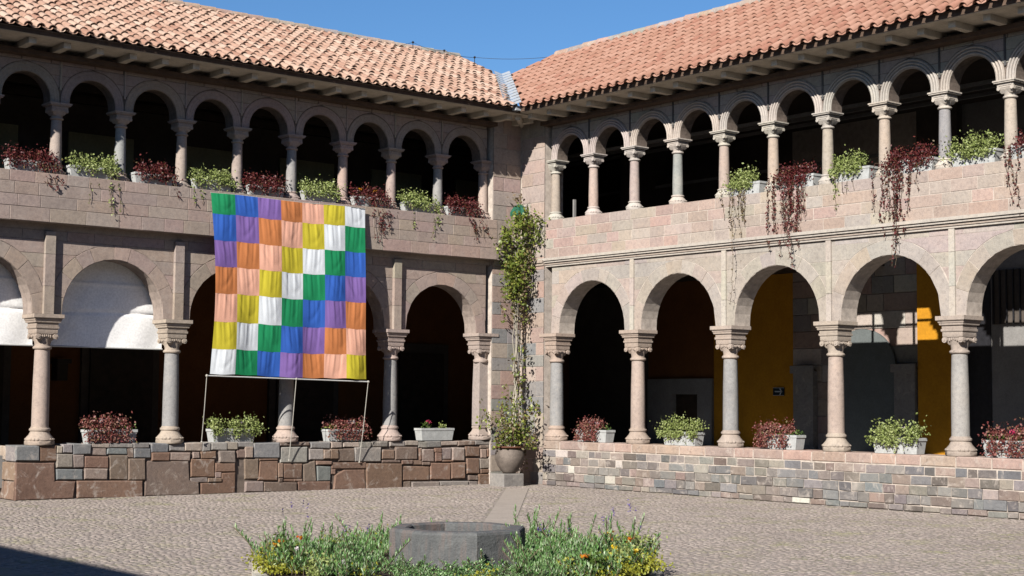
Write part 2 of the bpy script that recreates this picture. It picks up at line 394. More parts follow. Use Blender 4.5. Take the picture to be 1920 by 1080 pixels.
# cobbles: laid stone by stone; the nearest are objects, the rest one mesh
def cobbles():
    sp = .092; pts = []
    inv = cam.matrix_world.inverted(); fx = 2858.45
    for i in range(int(16.5 / sp)):
        for j in range(int(18.5 / sp)):
            x = -16.4 + i * sp + (sp / 2 if j % 2 else 0); y = -18.4 + j * sp
            x += rnd.uniform(-.04, .04); y += rnd.uniform(-.04, .04)
            if x > -.30 or y > -.26: continue
            if x > -1.2 and y > -1.2: continue
            if (x - BED.x) ** 2 + (y - BED.y) ** 2 < 2.13 ** 2: continue
            q = Vector((x, y, 0)) - p0; t = q.dot(pd)
            if -.2 < t < 11 and abs(q.dot(pn)) < .29: continue
            l = inv @ Vector((x, y, 0)); px = 960 + fx * l.x / -l.z; py = 540 - fx * l.y / -l.z
            if px < -60 or px > 1980 or py > 1110: continue
            pts.append((-l.z, x, y, py))
    pts.sort(); out = []
    k6 = [2 * math.pi * k / 6 for k in range(6)]
    vis = [p for p in pts if p[3] < 1078]; near = set(id(p) for p in vis[:300])
    V = []; Q = []
    for p in pts:
        _, x, y, _ = p; a0 = rnd.uniform(0, 6.28); rx = sp * rnd.uniform(.42, .58); h = rnd.uniform(-.002, .0035); el = rnd.uniform(.75, 1.05); tl = rnd.uniform(-.05, .05), rnd.uniform(-.05, .05)
        rim = []; top = []
        for k in range(6):
            jr = rnd.uniform(.88, 1.1); ca, sa = math.cos(a0 + k6[k]), math.sin(a0 + k6[k])
            dx, dy = rx * jr * ca, rx * jr * sa * el
            rim.append((dx, dy, -.035)); top.append((dx * .78, dy * .78, h + tl[0] * dx + tl[1] * dy))
        mid = [(dx * 1.25, dy * 1.25, z - .006) for dx, dy, z in top]
        if id(p) in near:
            m = MB(); m.add(rim + mid + top, [(12, 13, 14, 15, 16, 17)] + [(k, (k + 1) % 6, 6 + (k + 1) % 6, 6 + k) for k in range(6)] + [(6 + k, 6 + (k + 1) % 6, 12 + (k + 1) % 6, 12 + k) for k in range(6)])
            obj('cobblestone', m, 'cobble', ground, None, 50, (x, y, 0))
        else:
            o = len(V); V += [(x + q[0], y + q[1], q[2]) for q in rim[:0] + mid + top]
            lowr = [(x + q[0], y + q[1], q[2]) for q in rim]; V += lowr
            Q += [(o + 6, o + 7, o + 8, o + 9), (o + 6, o + 9, o + 10, o + 11)]
            for k in range(6):
                k2 = (k + 1) % 6
                Q += [(o + k, o + k2, o + 6 + k2, o + 6 + k), (o + 12 + k, o + 12 + k2, o + k2, o + k)]
    link('cobblestones', raw_mesh('cobblestones', np.array(V), np.array(Q), 'cobble'), ground, kind='stuff')
cobbles()

# ------------------------------------------------------------------ the two wings
LW = thing('cloister_wing', 'left wing of the stone cloister, its upper arcade shaded by deep eaves', 'building', group='wings of the cloister')
RW = thing('cloister_wing', 'right wing of the stone cloister, its parapet and lower arches in full sun', 'building', group='wings of the cloister')
PAL_L = [(.45, .365, .315), (.45, .35, .30), (.43, .345, .295), (.44, .36, .31), (.465, .365, .31)]
PAL_R = [(.46, .40, .35), (.475, .405, .35), (.465, .39, .335), (.47, .42, .375), (.45, .40, .355)]
PAL_PAR = [(.48, .36, .31), (.49, .385, .335), (.47, .395, .34), (.46, .365, .315), (.45, .385, .34), (.48, .42, .365)]

def column_lower(u, Mf, parent, shaft_col, base_col, square=False, engaged=False):
    x, y, _ = Mf(u, 0, 0); n = 4 if square else 22; rot = math.pi / 4 if square else 0; k = 1.2 if square else 1
    m = MB(); m.lathe([(.158 * k, .32), (.156 * k, .8), (.152 * k, 1.2), (.138 * k, 1.78)], n, rot=rot)
    sh = obj('column', m, 'stone', parent, shaft_col, 40, (x, y, 1.0))
    b = MB()
    b.lathe([(.262, 0), (.272, .015), (.272, .07), (.255, .085)], 8, rot=R(22.5))
    b.lathe([(.25, .07), (.262, .1), (.245, .14), (.2, .19), (.178, .235), (.172, .255), (.19, .265), (.196, .285), (.19, .305), (.17, .315), (.165, .34)], n if not square else 4, rot=rot)
    for a in range(4):
        t = a * math.pi / 2 + math.pi / 4
        for o_ in (-.28, 0, .28):
            b.ball((.235 * math.cos(t + o_), .235 * math.sin(t + o_), .105), .042, .042, .028, 6, 4)
    obj('column_base', b, 'stone', sh, base_col, 40)
    c = MB(); sq = lambda h: h * 1.4142
    c.lathe([(.14 * k, 1.77), (.168, 1.785), (.176, 1.805), (.168, 1.828), (.146, 1.84), (.142, 1.87), (.16, 1.95), (.185, 2.03), (.2, 2.1)], 20)
    z = 2.08
    for h, t0, t1 in ((.205, 2.07, 2.16), (.225, 2.16, 2.205), (.212, 2.205, 2.27), (.245, 2.27, 2.31), (.262, 2.31, 2.35), (.292, 2.35, 2.43)):
        c.lathe([(sq(h) * .97, t0), (sq(h), t0 + .012), (sq(h), t1)], 4, rot=math.pi / 4)
    c.lathe([(sq(.125), 1.93), (sq(.165), 1.99), (sq(.195), 2.075)], 4, rot=math.pi / 4)
    for ax in range(4):      # scrolls at the corners, a shell on every face
        t = ax * math.pi / 2; co, si = math.cos(t), math.sin(t)
        W_ = lambda f_, s_, z_: (f_ * co - s_ * si, f_ * si + s_ * co, z_)
        for s_ in (-1, 1):
            c.tube([W_(.17, s_ * .165, 2.015), W_(.212, s_ * .165, 2.015)], .05, 10); c.tube([W_(.17, s_ * .165, 2.015), W_(.222, s_ * .165, 2.015)], .022, 8)
        for k_ in range(5): q_ = (k_ - 2) * .038; c.ball(W_(.182, q_, 2.045 - abs(q_) * .3), .017, .017, .036, 6, 4)
        c.tube([W_(.19, -.12, 2.072), W_(.19, .12, 2.072)], .014, 6)
    obj('capital', c, 'stone', sh, base_col, 35)
    return sh

def upper_column_meshes():
    m = MB(); m.lathe([(.112, .18), (.112, .5), (.098, 1.1)], 18); sh = m.mesh('column', 'stone', 40)
    b = MB(); b.lathe([(.19, 0), (.198, .01), (.198, .045), (.185, .055)], 8, rot=R(22.5))
    b.lathe([(.18, .05), (.185, .075), (.165, .11), (.13, .15), (.125, .165), (.138, .172), (.141, .185), (.135, .198), (.118, .205)], 18)
    for a in range(4):
        t = a * math.pi / 2 + math.pi / 4
        for o_ in (-.3, 0, .3): b.ball((.168 * math.cos(t + o_), .168 * math.sin(t + o_), .075), .03, .03, .02, 6, 4)
    ba = b.mesh('column_base', 'stone', 40)
    c = MB(); c.lathe([(.1, 1.08), (.122, 1.09), (.13, 1.105), (.122, 1.122), (.104, 1.13), (.108, 1.16), (.13, 1.2), (.14, 1.22)], 18)
    s2 = 1.4142
    c.lathe([(.105 * s2, 1.17), (.15 * s2, 1.235), (.158 * s2, 1.25), (.158 * s2, 1.325)], 4, rot=math.pi / 4)
    for h, t0, t1 in ((.168, 1.325, 1.342), (.20, 1.342, 1.365), (.215, 1.365, 1.39)): c.lathe([(h * s2, t0), (h * s2, t1)], 4, rot=math.pi / 4)
    for ax in range(4):
        t = ax * math.pi / 2; co, si = math.cos(t), math.sin(t)
        W_ = lambda f_, s_, z_: (f_ * co - s_ * si, f_ * si + s_ * co, z_)
        for s_ in (-1, 1): c.tube([W_(.13, s_ * .128, 1.25), W_(.166, s_ * .128, 1.25)], .032, 8)
        c.tube([W_(.158, -.12, 1.305), W_(.158, .12, 1.305)], .012, 6); c.tube([W_(.158, -.09, 1.268), W_(.158, .09, 1.268)], .009, 6)
    return sh, ba, c.mesh('capital', 'stone', 35)
UC = upper_column_meshes()
def column_upper(u, Mf, parent, col, bcol):
    x, y, _ = Mf(u, 0, 0)
    s_ = link('column', UC[0], parent, (x, y, ZP), col)
    link('column_base', UC[1], s_, (0, 0, 0), bcol); link('capital', UC[2], s_, (0, 0, 0), bcol)

def archivolt(m, r0, r1, zs_, Mf, parent, color, df, dep=1.0):
    """moulded ring: three rolls side by side"""
    prof = [(r0, df - .02), (r0, df + .012), (r0 + .008, df + .02)]
    w = (r1 - r0 - .012) / 3
    for k in range(3):
        for t in range(5):
            a = math.pi * t / 4; prof.append((r0 + .01 + w * (k + .5) - w * .42 * math.cos(a), df + .010 + .002 * k * dep + .036 * dep * math.sin(a)))
    prof += [(r1, df + .015), (r1, df - .02)]
    n = 18; st = zs_ + .06
    rows = [[(m - r, zs_ + .001, d) for r, d in prof]] + [[(m - r * math.cos(math.pi * k / n), st + r * math.sin(math.pi * k / n), d) for r, d in prof] for k in range(n + 1)] + [[(m + r, zs_ + .001, d) for r, d in prof]]
    mb = MB(); k = len(prof); v = [Mf(*p) for row in rows for p in row]; f = []
    for i in range(len(rows) - 1):
        for j in range(k - 1):
            q = (i * k + j, i * k + j + 1, (i + 1) * k + j + 1, (i + 1) * k + j); f.append(q if Mf is MR else q[::-1])
    mb.add(v, f); return obj('archivolt', mb, 'stone', parent, color, 40)

def bar(u0, u1, z0, z1, d0, d1, Mf):
    a, b = Mf(u0, z0, d0), Mf(u1, z1, d1); lo = tuple(min(p, q) for p, q in zip(a, b)); hi = tuple(max(p, q) for p, q in zip(a, b)); return lo, hi
def pbox(name, u0, u1, z0, z1, d0, d1, Mf, mat, parent, color=None, kind=None):
    m = MB(); m.box(*bar(u0, u1, z0, z1, d0, d1, Mf)); return obj(name, m, mat, parent, color, kind=kind)

def wing(W, Mf, CS, US, END, PL, rad, db, dpar, depth, left):
    # lower arcade
    cs = CS; rads = [rad * (cs[i + 1] - cs[i]) / 2.65 for i in range(len(cs) - 1)]
    mort = 'mortar_mid' if left else 'mortar'
    lw = arched_wall('arcade_wall', cs, rads, ZC, 5.02, .158 if left else .163, db, Mf, mort, W, None)
    voussoirs(cs, rads, ZC, .275, 9, Mf, .12, .170, lw, PL)
    spandrels(cs, rads, ZC, .275, [ZC, 3.72, 4.02, 4.3, 4.56, ZC + .07 + rad + .285], Mf, .12, .168, lw, PL)
    zt = ZC + .07 + rad + .285
    courses(cs[0], cs[-1], [zt, 5.0], (.5, 1.0), lw, Mf, .12, .168, PL, gap=.003, bev=.004, tilt=.002)
    for i, c in enumerate(cs):      # pilaster strips above the columns
        w = .095 if left else .06; dd = .255 if left else .205
        if 0 < i:
            for za, zb in ((ZC + .004, 3.95), (3.956, 4.55), (4.556, 4.97)): pbox('pilaster', c - w, c + w, za, zb, .14, dd, Mf, 'stone', W, var(PALE if not left else TAN, .05))
    # string course
    if left:
        pbox('string_course', .9, END, 5.0, 5.12, .1, .174, Mf, 'stone', W, TAN)
    else:
        for k, (za, zb, d) in enumerate(((4.965, 5.005, .215), (5.005, 5.05, .235), (5.055, 5.10, .27), (5.10, 5.16, .30))):
            pbox('string_course', .9, END, za, zb, .05, d, Mf, 'stone', W, PALE if k != 1 else TAN)
    # parapet
    z0 = 5.12 if left else 5.16
    par = pbox('parapet', .9, END, z0, ZP - .012, -.22, dpar - .007, Mf, 'mortar' if not left else 'mortar_mid', W)
    zz = [z0 + (ZP - z0) * k / 4 for k in range(5)] if not left else [z0, z0 + .26, z0 + .48, ZP - .21, ZP]
    courses(1.1, END, zz[:-1], (.36, .8) if not left else (.38, .85), par, Mf, dpar - .04, dpar, PAL_PAR if not left else PL, gap=.006 if not left else .004, bev=.005, tilt=.002)
    u = 1.1
    while u < END:                  # top course goes through the whole thickness
        w = rnd.uniform(.4, .8); e = min(END, u + w)
        block('coping_stone', [(u, zz[3]), (e, zz[3]), (e, ZP), (u, ZP)], Mf, -.23, dpar, par, var(rnd.choice(PAL_PAR if not left else PL)), gap=.006 if not left else .004, bev=.006, tilt=.001); u = e
    # lower columns
    return lw, par

lwL, parL = wing(LW, ML, CL, UL, ENDL, PAL_L, 1.03, -.25, .42, 4.5, True)
lwR, parR = wing(RW, MR, CR, UR, ENDR, PAL_R, 1.07, -.30, .225, 5.5, False)
pinkc = (.49, .395, .34); greyc = (.355, .35, .345)
for i, u in enumerate(CL): column_lower(u, ML, LW, [(.42, .36, .33), greyc, greyc, greyc, pinkc, pinkc, greyc][i], var(pinkc, .06), i == 0)
for i, u in enumerate(CR): column_lower(u, MR, RW, [greyc, pinkc, greyc, pinkc, (.40, .385, .365), pinkc, greyc, pinkc][i], var(pinkc, .06))
for i, u in enumerate(UL): column_upper(u, ML, LW, var([pinkc, TAN, greyc][(i * 2) % 3], .07), var(pinkc, .06))
for i, u in enumerate(UR): column_upper(u, MR, RW, var(greyc if i in (3, 8) else ((.52, .42, .36) if i % 2 else (.48, .40, .35)), .05), var((.58, .525, .465), .05))

# upper arcade walls
for W, Mf, US, END, PL, left in ((LW, ML, UL, ENDL, PAL_L, True), (RW, MR, UR, ENDR, PAL_R, False)):
    rads = [.46 * (US[i + 1] - US[i]) / 1.31 for i in range(len(US) - 1)]
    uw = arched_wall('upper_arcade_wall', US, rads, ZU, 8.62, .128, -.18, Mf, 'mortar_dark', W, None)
    for i in range(len(US) - 1):
        m = (US[i] + US[i + 1]) / 2; h = (US[i + 1] - US[i]) / 2
        archivolt(m, rads[i] + .004, h - .012, ZU, Mf, uw, var(PAL_L[0] if left else (.56, .51, .455), .05), .128, .10 if left else 1.0)
    rw = [(US[i + 1] - US[i]) / 2 - rads[i] - .02 for i in range(len(US) - 1)]
    spandrels(US, rads, ZU, .18, [ZU + .3, 7.95, 8.16], Mf, .10, .142, uw, PL)
    courses(US[0], US[-1], [8.16, 8.36], (.45, .9), uw, Mf, .10, .142, PL)
    pbox('frieze', 1.1, END, 8.363, 8.42, .1, .19, Mf, 'stone', W, TAN)
    pbox('wall_plate', 1.1, END, 8.225, 8.312, .1, .40, Mf, 'plate', W)
    for u in US[1:]: pbox('pilaster', u - .018, u + .018, ZU + .25, 8.222, .1, .16, Mf, 'stone', W, var(DARK if not left else TAN, .05))

# corner pier: an inner corner of two faces
pier = MB()
pier.box((-1.105, -.262, -.1), (.3, .3, 8.42)); pier.box((-.262, -1.105, -.1), (.3, -.263, 8.42))
pier = obj('corner_pier', pier, 'mortar', RW)
def pier_face(Mf, u0, u1, d0, d1):
    z = 0; k = 0
    while z < 8.4:
        h = rnd.uniform(.26, .40) if z > .1 else .28
        if 8.42 - z - h < .2: h = 8.42 - z
        low = z < 4.9
        pal = ([GREY, BLUE, PINK, TAN, TAN, PINK, GREY] if low else PAL_PAR)
        cut = u0 + (u1 - u0) * rnd.uniform(.3, .7)
        spans = [(u0, cut), (cut, u1)] if k % 3 != 2 else [(u0, u1)]
        for a, b in spans: block('stone_block', [(a, z), (b, z), (b, z + h), (a, z + h)], Mf, d0, d1 + rnd.uniform(-.003, .004), pier, var(rnd.choice(pal)), gap=.005, bev=.006, tilt=.002)
        z += h; k += 1
pier_face(ML, .29, 1.11, .25, .272); pier_face(MR, .29, 1.11, .25, .272)
for za, zb, d in ((5.0, 5.06, .30), (5.06, 5.12, .33)):   # string course carried round the corner
    m = MB(); m.box((-1.11, -d, za), (-.27, -.2, zb)); obj('string_course', m, 'stone', RW, TAN)
    m = MB(); m.box((-d, -1.11, za), (-.2, -d - .001, zb)); obj('string_course', m, 'stone', RW, TAN)

# ------------------------------------------------------------------ galleries behind the arcades
pbox('gallery_floor', -5.5, ENDL, .2, .8, -.4, -4.5, ML, 'plaster', LW)
pbox('gallery_floor', -4.3, ENDR, .2, .8, -.45, -5.5, MR, 'plaster', RW)
pbox('upper_floor', -5.5, ENDL, 5.02, 5.3, -.262, -4.5, ML, 'wood_dark', LW)
pbox('upper_floor', -4.3, 6.3, 5.02, 5.3, -.31, -5.5, MR, 'wood_dark', RW)
pbox('upper_floor', 6.3, ENDR, 5.02, 5.3, -.31, -2.42, MR, 'wood_dark', RW)
pbox('ceiling', -5.8, ENDL, 8.45, 8.5, .1, -4.8, ML, 'wood_dark', LW)
pbox('ceiling', -4.3, ENDR, 8.451, 8.501, .1, -5.8, MR, 'wood_dark', RW)
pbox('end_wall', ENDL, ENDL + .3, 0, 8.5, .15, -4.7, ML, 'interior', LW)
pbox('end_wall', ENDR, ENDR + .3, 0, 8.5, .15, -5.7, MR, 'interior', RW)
# left back walls
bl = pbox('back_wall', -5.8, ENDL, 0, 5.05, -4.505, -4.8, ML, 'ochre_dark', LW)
for u, w in ((8.0, .75), (3.2, .8), (-.3, .7), (11.4, .7)):
    d_ = pbox('doorway', u - w - .18, u + w + .18, .8, 3.35, -4.42, -4.52, ML, 'interior', LW)
    pbox('door', u - w, u + w, .8, 3.1, -4.36, -4.425, ML, 'wood_dark', d_)
m = MB(); m.box(*bar(9.3, 9.62, 2.62, 2.72, -4.1, -4.49, ML)); m.box(*bar(9.34, 9.58, 2.25, 2.62, -4.2, -4.49, ML)); obj('wall_lantern', m, 'wood_dark', LW)
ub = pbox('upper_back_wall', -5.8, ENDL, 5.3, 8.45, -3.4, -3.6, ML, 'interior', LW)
for k, u in enumerate([x * 2.6 - 1.3 for x in range(0, 7)]):
    pbox('wall_panel', u - .75, u + .75, 5.3, 7.55, -3.33, -3.41, ML, 'olive', ub)
# right back walls
pbox('back_wall', 1.0, 3.6, .5, 5.2, -5.505, -5.8, MR, 'ochre', RW)
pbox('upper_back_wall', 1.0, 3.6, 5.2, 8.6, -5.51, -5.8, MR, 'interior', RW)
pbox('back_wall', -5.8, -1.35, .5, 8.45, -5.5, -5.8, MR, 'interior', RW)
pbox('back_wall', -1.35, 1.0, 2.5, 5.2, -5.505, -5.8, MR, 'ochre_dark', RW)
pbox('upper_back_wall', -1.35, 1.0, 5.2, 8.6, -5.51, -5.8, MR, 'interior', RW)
dw = MB()
for q in ((-1.3, -.42, .5, 2.5), (.5, 1.0, .5, 2.5)): dw.box(*bar(q[0], q[1], q[2], q[3], -5.42, -5.8, MR))
dw.box(*bar(-.42, .5, 2.1, 2.5, -5.42, -5.8, MR)); dw = obj('doorway', dw, 'plaster', RW)
pbox('door', -.42, .5, .5, 2.1, -5.6, -5.7, MR, 'wood_dark', dw)
sb = pbox('back_wall', 3.6, 7.25, .5, 8.45, -5.5, -5.8, MR, 'mortar', RW)
z = .8; k = 0
while z < 5.0:
    u = 3.6
    while u < 7.25 - .05:
        w = rnd.uniform(.45, .95); e = u + w
        if 7.25 - e < .25: e = 7.25
        block('stone_block', [(u, z), (e, z), (e, z + .4), (u, z + .4)], MR, -5.52, -5.47, sb, var(rnd.choice([TAN, PINK, GREY, PALE])), gap=.005); u = e
    z += .4
pbox('back_wall', 7.25, 8.3, .5, 5.2, -5.35, -5.8, MR, 'ochre', RW)
pbox('upper_back_wall', 7.25, 8.3, 5.2, 8.45, -5.4, -5.8, MR, 'interior', RW)
pbox('back_wall', 8.3, ENDR, .5, 8.45, -5.6, -5.8, MR, 'plaster', RW)
for (a, b) in ((3.75, 4.35), (6.65, 7.2)):
    p_ = pbox('door_jamb', a, b, .8, 2.65, -5.3, -5.46, MR, 'rough_stone', RW, GREY); pbox('impost', a - .05, b + .05, 2.6, 2.78, -5.24, -5.299, MR, 'rough_stone', p_, GREY)
# round-headed panel, its grey painting a pale wall in shade behind an arched opening
m = MB(); n = 18; out = [(4.75, .8)] + [(5.7 - .95 * math.cos(math.pi * k / n), 2.65 + .95 * math.sin(math.pi * k / n)) for k in range(n + 1)] + [(6.65, .8)]
vv = [MR(a, b, -5.38) for a, b in out] + [MR(a, b, -5.46) for a, b in out]; L_ = len(out)
m.add(vv, [tuple(range(L_))] + [(i, (i + 1) % L_, L_ + (i + 1) % L_, L_ + i) for i in range(L_)])
obj('arched_recess_panel', m, 'recess_shade', RW)
win = pbox('barred_window', 9.0, 10.4, 3.6, 4.75, -5.56, -5.61, MR, 'interior', RW)
for k in range(9): pbox('window_bar', 9.05 + k * .16, 9.08 + k * .16, 3.6, 4.75, -5.5, -5.53, MR, 'black_iron', win)
pbox('opening_shade_panel', 8.35, 8.95, .8, 4.6, -5.58, -5.62, MR, 'black_iron', RW)  # near-black panel; the shade inside an opening is put into its colour
# cross wall and railing in the upper gallery
pbox('partition', -.44, -.30, 5.3, 8.44, -3.6, -5.4, MR, 'interior', RW)
pbox('partition', -1.89, -.44, 5.3, 8.44, -5.2, -5.4, MR, 'olive', RW)
m = MB(); m.box(*bar(1.45, 1.50, ZP, ZP + .5, -.30, -.36, MR)); obj('white_post', m, 'plaster', RW)
rl = MB()
for z in (5.75, 6.05, 6.35): rl.box(*bar(6.3, ENDR - .1, z, z + .04, -2.34, -2.38, MR))
rl = obj('railing', rl, 'black_iron', RW)
for k in range(8): pbox('railing_post', 6.35 + k * 1.1, 6.40 + k * 1.1, 5.3, 6.36, -2.30, -2.339, MR, 'black_iron', rl)
for d, z_ in ((-1.2, 7.75), (-2.4, 7.95), (-3.6, 8.1), (-4.7, 7.4)): pbox('tie_beam', -3, ENDR, z_, z_ + .07, d, d - .07, MR, 'plaster', RW)
for d in (-1.4, -2.6): pbox('tie_beam', -3, ENDL, 8.05, 8.2, d, d - .14, ML, 'wood_dark', LW)

# ------------------------------------------------------------------ eaves
for W, Mf, END in ((LW, ML, ENDL), (RW, MR, ENDR)):
    e0 = -.1 if Mf is ML else 1.22
    u = e0
    while u < END:                    # soffit boards
        w = .66
        pbox('soffit_board', max(u, .2), min(u + w - .006, END), 8.425, 8.445, .15, 1.105, Mf, 'wood_pale', W); u += w
    pbox('fascia', 1.0, END, 8.435, 8.533, 1.108, 1.13, Mf, 'plate', W)
    u = .5 if Mf is ML else 1.3
    while u < END:
        pbox('rafter', u - .07, u + .07, 8.315, 8.423, .145, 0.89 + rnd.uniform(-.02, .02), Mf, 'wood_pale', W); u += .66
m = MB(); m.box((-1.10, -1.10, 8.447), (.1, .1, 8.47)); obj('corner_soffit', m, 'wood_pale', RW)
m = MB(); m.tube([(-.2, -.2, 8.37), (-.95, -.95, 8.37)], .07, 8); obj('corner_rafter', m, 'wood_pale', RW)

# ------------------------------------------------------------------ roofs
TL, TR = math.tan(R(24.2)), math.tan(R(32))
EO = 1.22
def in_poly(p, poly):
    c = False; j = len(poly) - 1
    for i in range(len(poly)):
        (xi, yi), (xj, yj) = poly[i], poly[j]
        if (yi > p[1]) != (yj > p[1]) and p[0] < (xj - xi) * (p[1] - yi) / (yj - yi) + xi: c = not c
        j = i
    return c
# polygons in (u, k): u along the wing from the corner, k plan distance up the slope
POLL = [(ENDL + .4, .07), (1.30, .07), (-1.08, 3.62), (-1.11, 5.3), (ENDL + .4, 5.3)]
POLR = [(ENDR + .4, .07), (1.26, .07), (-2.28, 2.60), (-1.25, 3.4), (0.2, 3.5), (ENDR + .4, 3.75)]
def roof(W, Mf, poly, T, matn, jit, spacing, END):
    cs_ = 1 / math.sqrt(1 + T * T); sn = T * cs_
    def P(u, k, h):  # h normal to the slope
        return Mf(u, ZE - .01 + k * T + h * cs_, EO - k + h * sn)
    deck = MB(); L = len(poly)
    top = [P(u, k, -.03) for u, k in poly]; bot = [P(u, k, -.055) for u, k in poly]
    deck.add(top + bot, [tuple(range(L)), tuple(range(L, 2 * L))] + [(i, (i + 1) % L, L + (i + 1) % L, L + i) for i in range(L)])
    kr = poly[-1][1]; back = [P(poly[-1][0], kr, -.04), P(poly[-2][0], kr, -.04)]     # far slope, falling away behind the ridge
    deck.add([back[0], back[1], (lambda p: Mf(-1.2, 8.6, EO - kr * 2.1))(0), Mf(poly[-1][0], 8.6, EO - kr * 2.1)], [(0, 1, 2, 3)])
    dk = obj('roof', deck, 'clay', W)
    sv = Vector(Mf(0, 1, 0)) - Vector(Mf(0, 0, 0))
    eu = Vector(Mf(1, 0, 0)); ed = Vector(Mf(0, 0, 1)); up = (Vector((0, 0, 1)) * sn - ed * cs_); nn = Vector((0, 0, 1)) * cs_ + ed * sn
    # channel tiles: troughs running up the slope, one sheet
    ch = MB(); nu = int((END + .4 + 2.6) / spacing)
    uu = lambda c: -2.5 + c * spacing
    rows = []
    cells = []
    step = .33; kstep = step * cs_
    nk = int(poly[-1][1] / kstep) + 1
    for c in range(nu):
        for r in range(nk):
            k = (r + .45) * kstep; u = uu(c)
            if k < kr and in_poly((u, k), poly): cells.append((u, k, c, r))
    V = []; Q = []
    for u, k, c, r in cells:             # under-tiles between the cover tiles
        k0 = k - .45 * kstep - (.03 if r == 0 else 0); k1 = k + .75 * kstep; o = len(V)
        for kk, lift in ((k0, .022), (k1, -.008)):
            for t in range(5):
                a = math.pi * t / 4; V.append(P(u + spacing / 2 - .1 * math.cos(a), kk, lift - .052 * math.sin(a) + .035))
        Q += [(o + t, o + t + 1, o + 6 + t, o + 5 + t) for t in range(4)]
    link('channel_tiles', raw_mesh('channel_tiles', np.array(V), np.array(Q), matn), dk, kind='stuff')
    # cover tiles
    n = 7
    def tile_geo(rl, rh, ln, th=.014):
        v = []; f = []
        for (y, r_) in ((0, rl), (ln, rh)):
            for rr in (r_, r_ - th):
                for t in range(n):
                    a = math.pi * t / (n - 1); v.append((-rr * math.cos(a), y, rr * math.sin(a) * .95))
        A, B, Cc, D = 0, n, 2 * n, 3 * n
        for t in range(n - 1):
            f += [(A + t, A + t + 1, Cc + t + 1, Cc + t), (B + t + 1, B + t, D + t, D + t + 1), (A + t + 1, A + t, B + t, B + t + 1)]
        f += [(A, Cc, D, B), (A + n - 1, B + n - 1, D + n - 1, Cc + n - 1)]
        return v, f
    tv, tf = tile_geo(.088, .068, .44)
    tme = MB(); tme.v = tv; tme.f = tf; tme = tme.mesh('roof_tile', matn, 40)
    inv = cam.matrix_world.inverted(); info = []
    for u, k, c, r in cells:
        k0 = k - .45 * kstep - (-.01 if r == 0 else 0)
        pos = Vector(P(u + rnd.uniform(-1, 1) * jit * .35, k0 + rnd.uniform(-1, 1) * jit * .8 * (0.3 if r == 0 else 1), .018 + rnd.uniform(0, 1) * jit * .25))
        l = inv @ pos; px = 960 + 2858.45 * l.x / -l.z; py = 540 - 2858.45 * l.y / -l.z
        info.append((0 if (-20 < px < 1940 and -15 < py) else 1, -l.z, pos))
    info.sort(key=lambda t: (t[0], t[1])); V = []; F = []
    for i, (off, dist, pos) in enumerate(info):
        yaw = rnd.uniform(-1, 1) * jit * 1.6; pit = -.035 + rnd.uniform(-1, 1) * jit * .6; roll = rnd.uniform(-1, 1) * jit * 2
        b = Matrix((eu if Mf is MR else -eu, up, nn)).transposed()
        if b.determinant() < 0: b = Matrix((-(eu if Mf is MR else -eu), up, nn)).transposed()
        rm = b @ Matrix.Rotation(yaw, 3, 'Z') @ Matrix.Rotation(pit, 3, 'X') @ Matrix.Rotation(roll, 3, 'Y')
        if i < 300:
            o = link('roof_tile', tme, dk); o.matrix_local = Matrix.Translation(pos) @ rm.to_4x4()
        else:
            o = len(V); V += [tuple(pos + rm @ Vector(p)) for p in tv]; F += [tuple(q + o for q in f) for f in tf]
    st = MB(); st.v = V; st.f = F; link('roof_tiles', st.mesh('roof_tiles', matn, 40), dk, kind='stuff')
    return dk, P
rfL, PL_ = roof(LW, ML, POLL, TL, 'tile', .045, .236, ENDL)
rfR, PR_ = roof(RW, MR, POLR, TR, 'tile_red', .016, .262, ENDR)
# ridge tiles bedded in mortar
def ridge(rf, P, path, Mf):
    for (ua, ka), (ub, kb) in zip(path[:-1], path[1:]):
        A, B = Vector(P(ua, ka, .02)), Vector(P(ub, kb, .02)); L = (B - A).length; n = max(1, int(L / .42)); d = (B - A) / n
        for i in range(n):
            m = MB(); a = Vector((0, 0, rnd.uniform(-.012, .012))); m.tube([a - d * .03, d * .5 + a * .5, d * .985], [.13, .122, .115], 10)
            obj('ridge_tile', m, 'rough_stone', rf, var(rnd.choice([(.46, .37, .31), (.40, .37, .34), (.50, .36, .28)])), 50, A + d * i)
ridge(rfL, PL_, [(-1.11, 5.3), (ENDL + .3, 5.3)], ML)
ridge(rfR, PR_, [(-1.25, 3.4), (.2, 3.5), (ENDR + .3, 3.75)], MR)
# valley flashing between the two roofs, lapped sheets
va, vb = Vector((-1.38, -1.28, ZE + .02)), Vector((1.28, 2.42, 10.26)); n = 13
side = Vector((.81, -.58, 0))
for i in range(n):
    a = va.lerp(vb, i / n); b = va.lerp(vb, (i + 1.12) / n); w = .20
    m = MB(); up = Vector((0, 0, .012))
    pts = [a - side * w + Vector((0, 0, .09)), a + up, a + side * w + Vector((0, 0, .09)), b + side * w + Vector((0, 0, .07)), b - up * 0 + Vector((0, 0, -.01)), b - side * w + Vector((0, 0, .07))]
    m.add(pts + [p + Vector((0, 0, -.006)) for p in pts], [(0, 1, 4, 5), (1, 2, 3, 4), (0, 6, 7, 1), (1, 7, 8, 2)])
    obj('valley_sheet', m, 'metal', rfR)
m = MB(); m.box((-1.27, -1.27, 8.46), (-.3, -.3, 8.56)); obj('valley_sheet', m, 'metal', rfR)
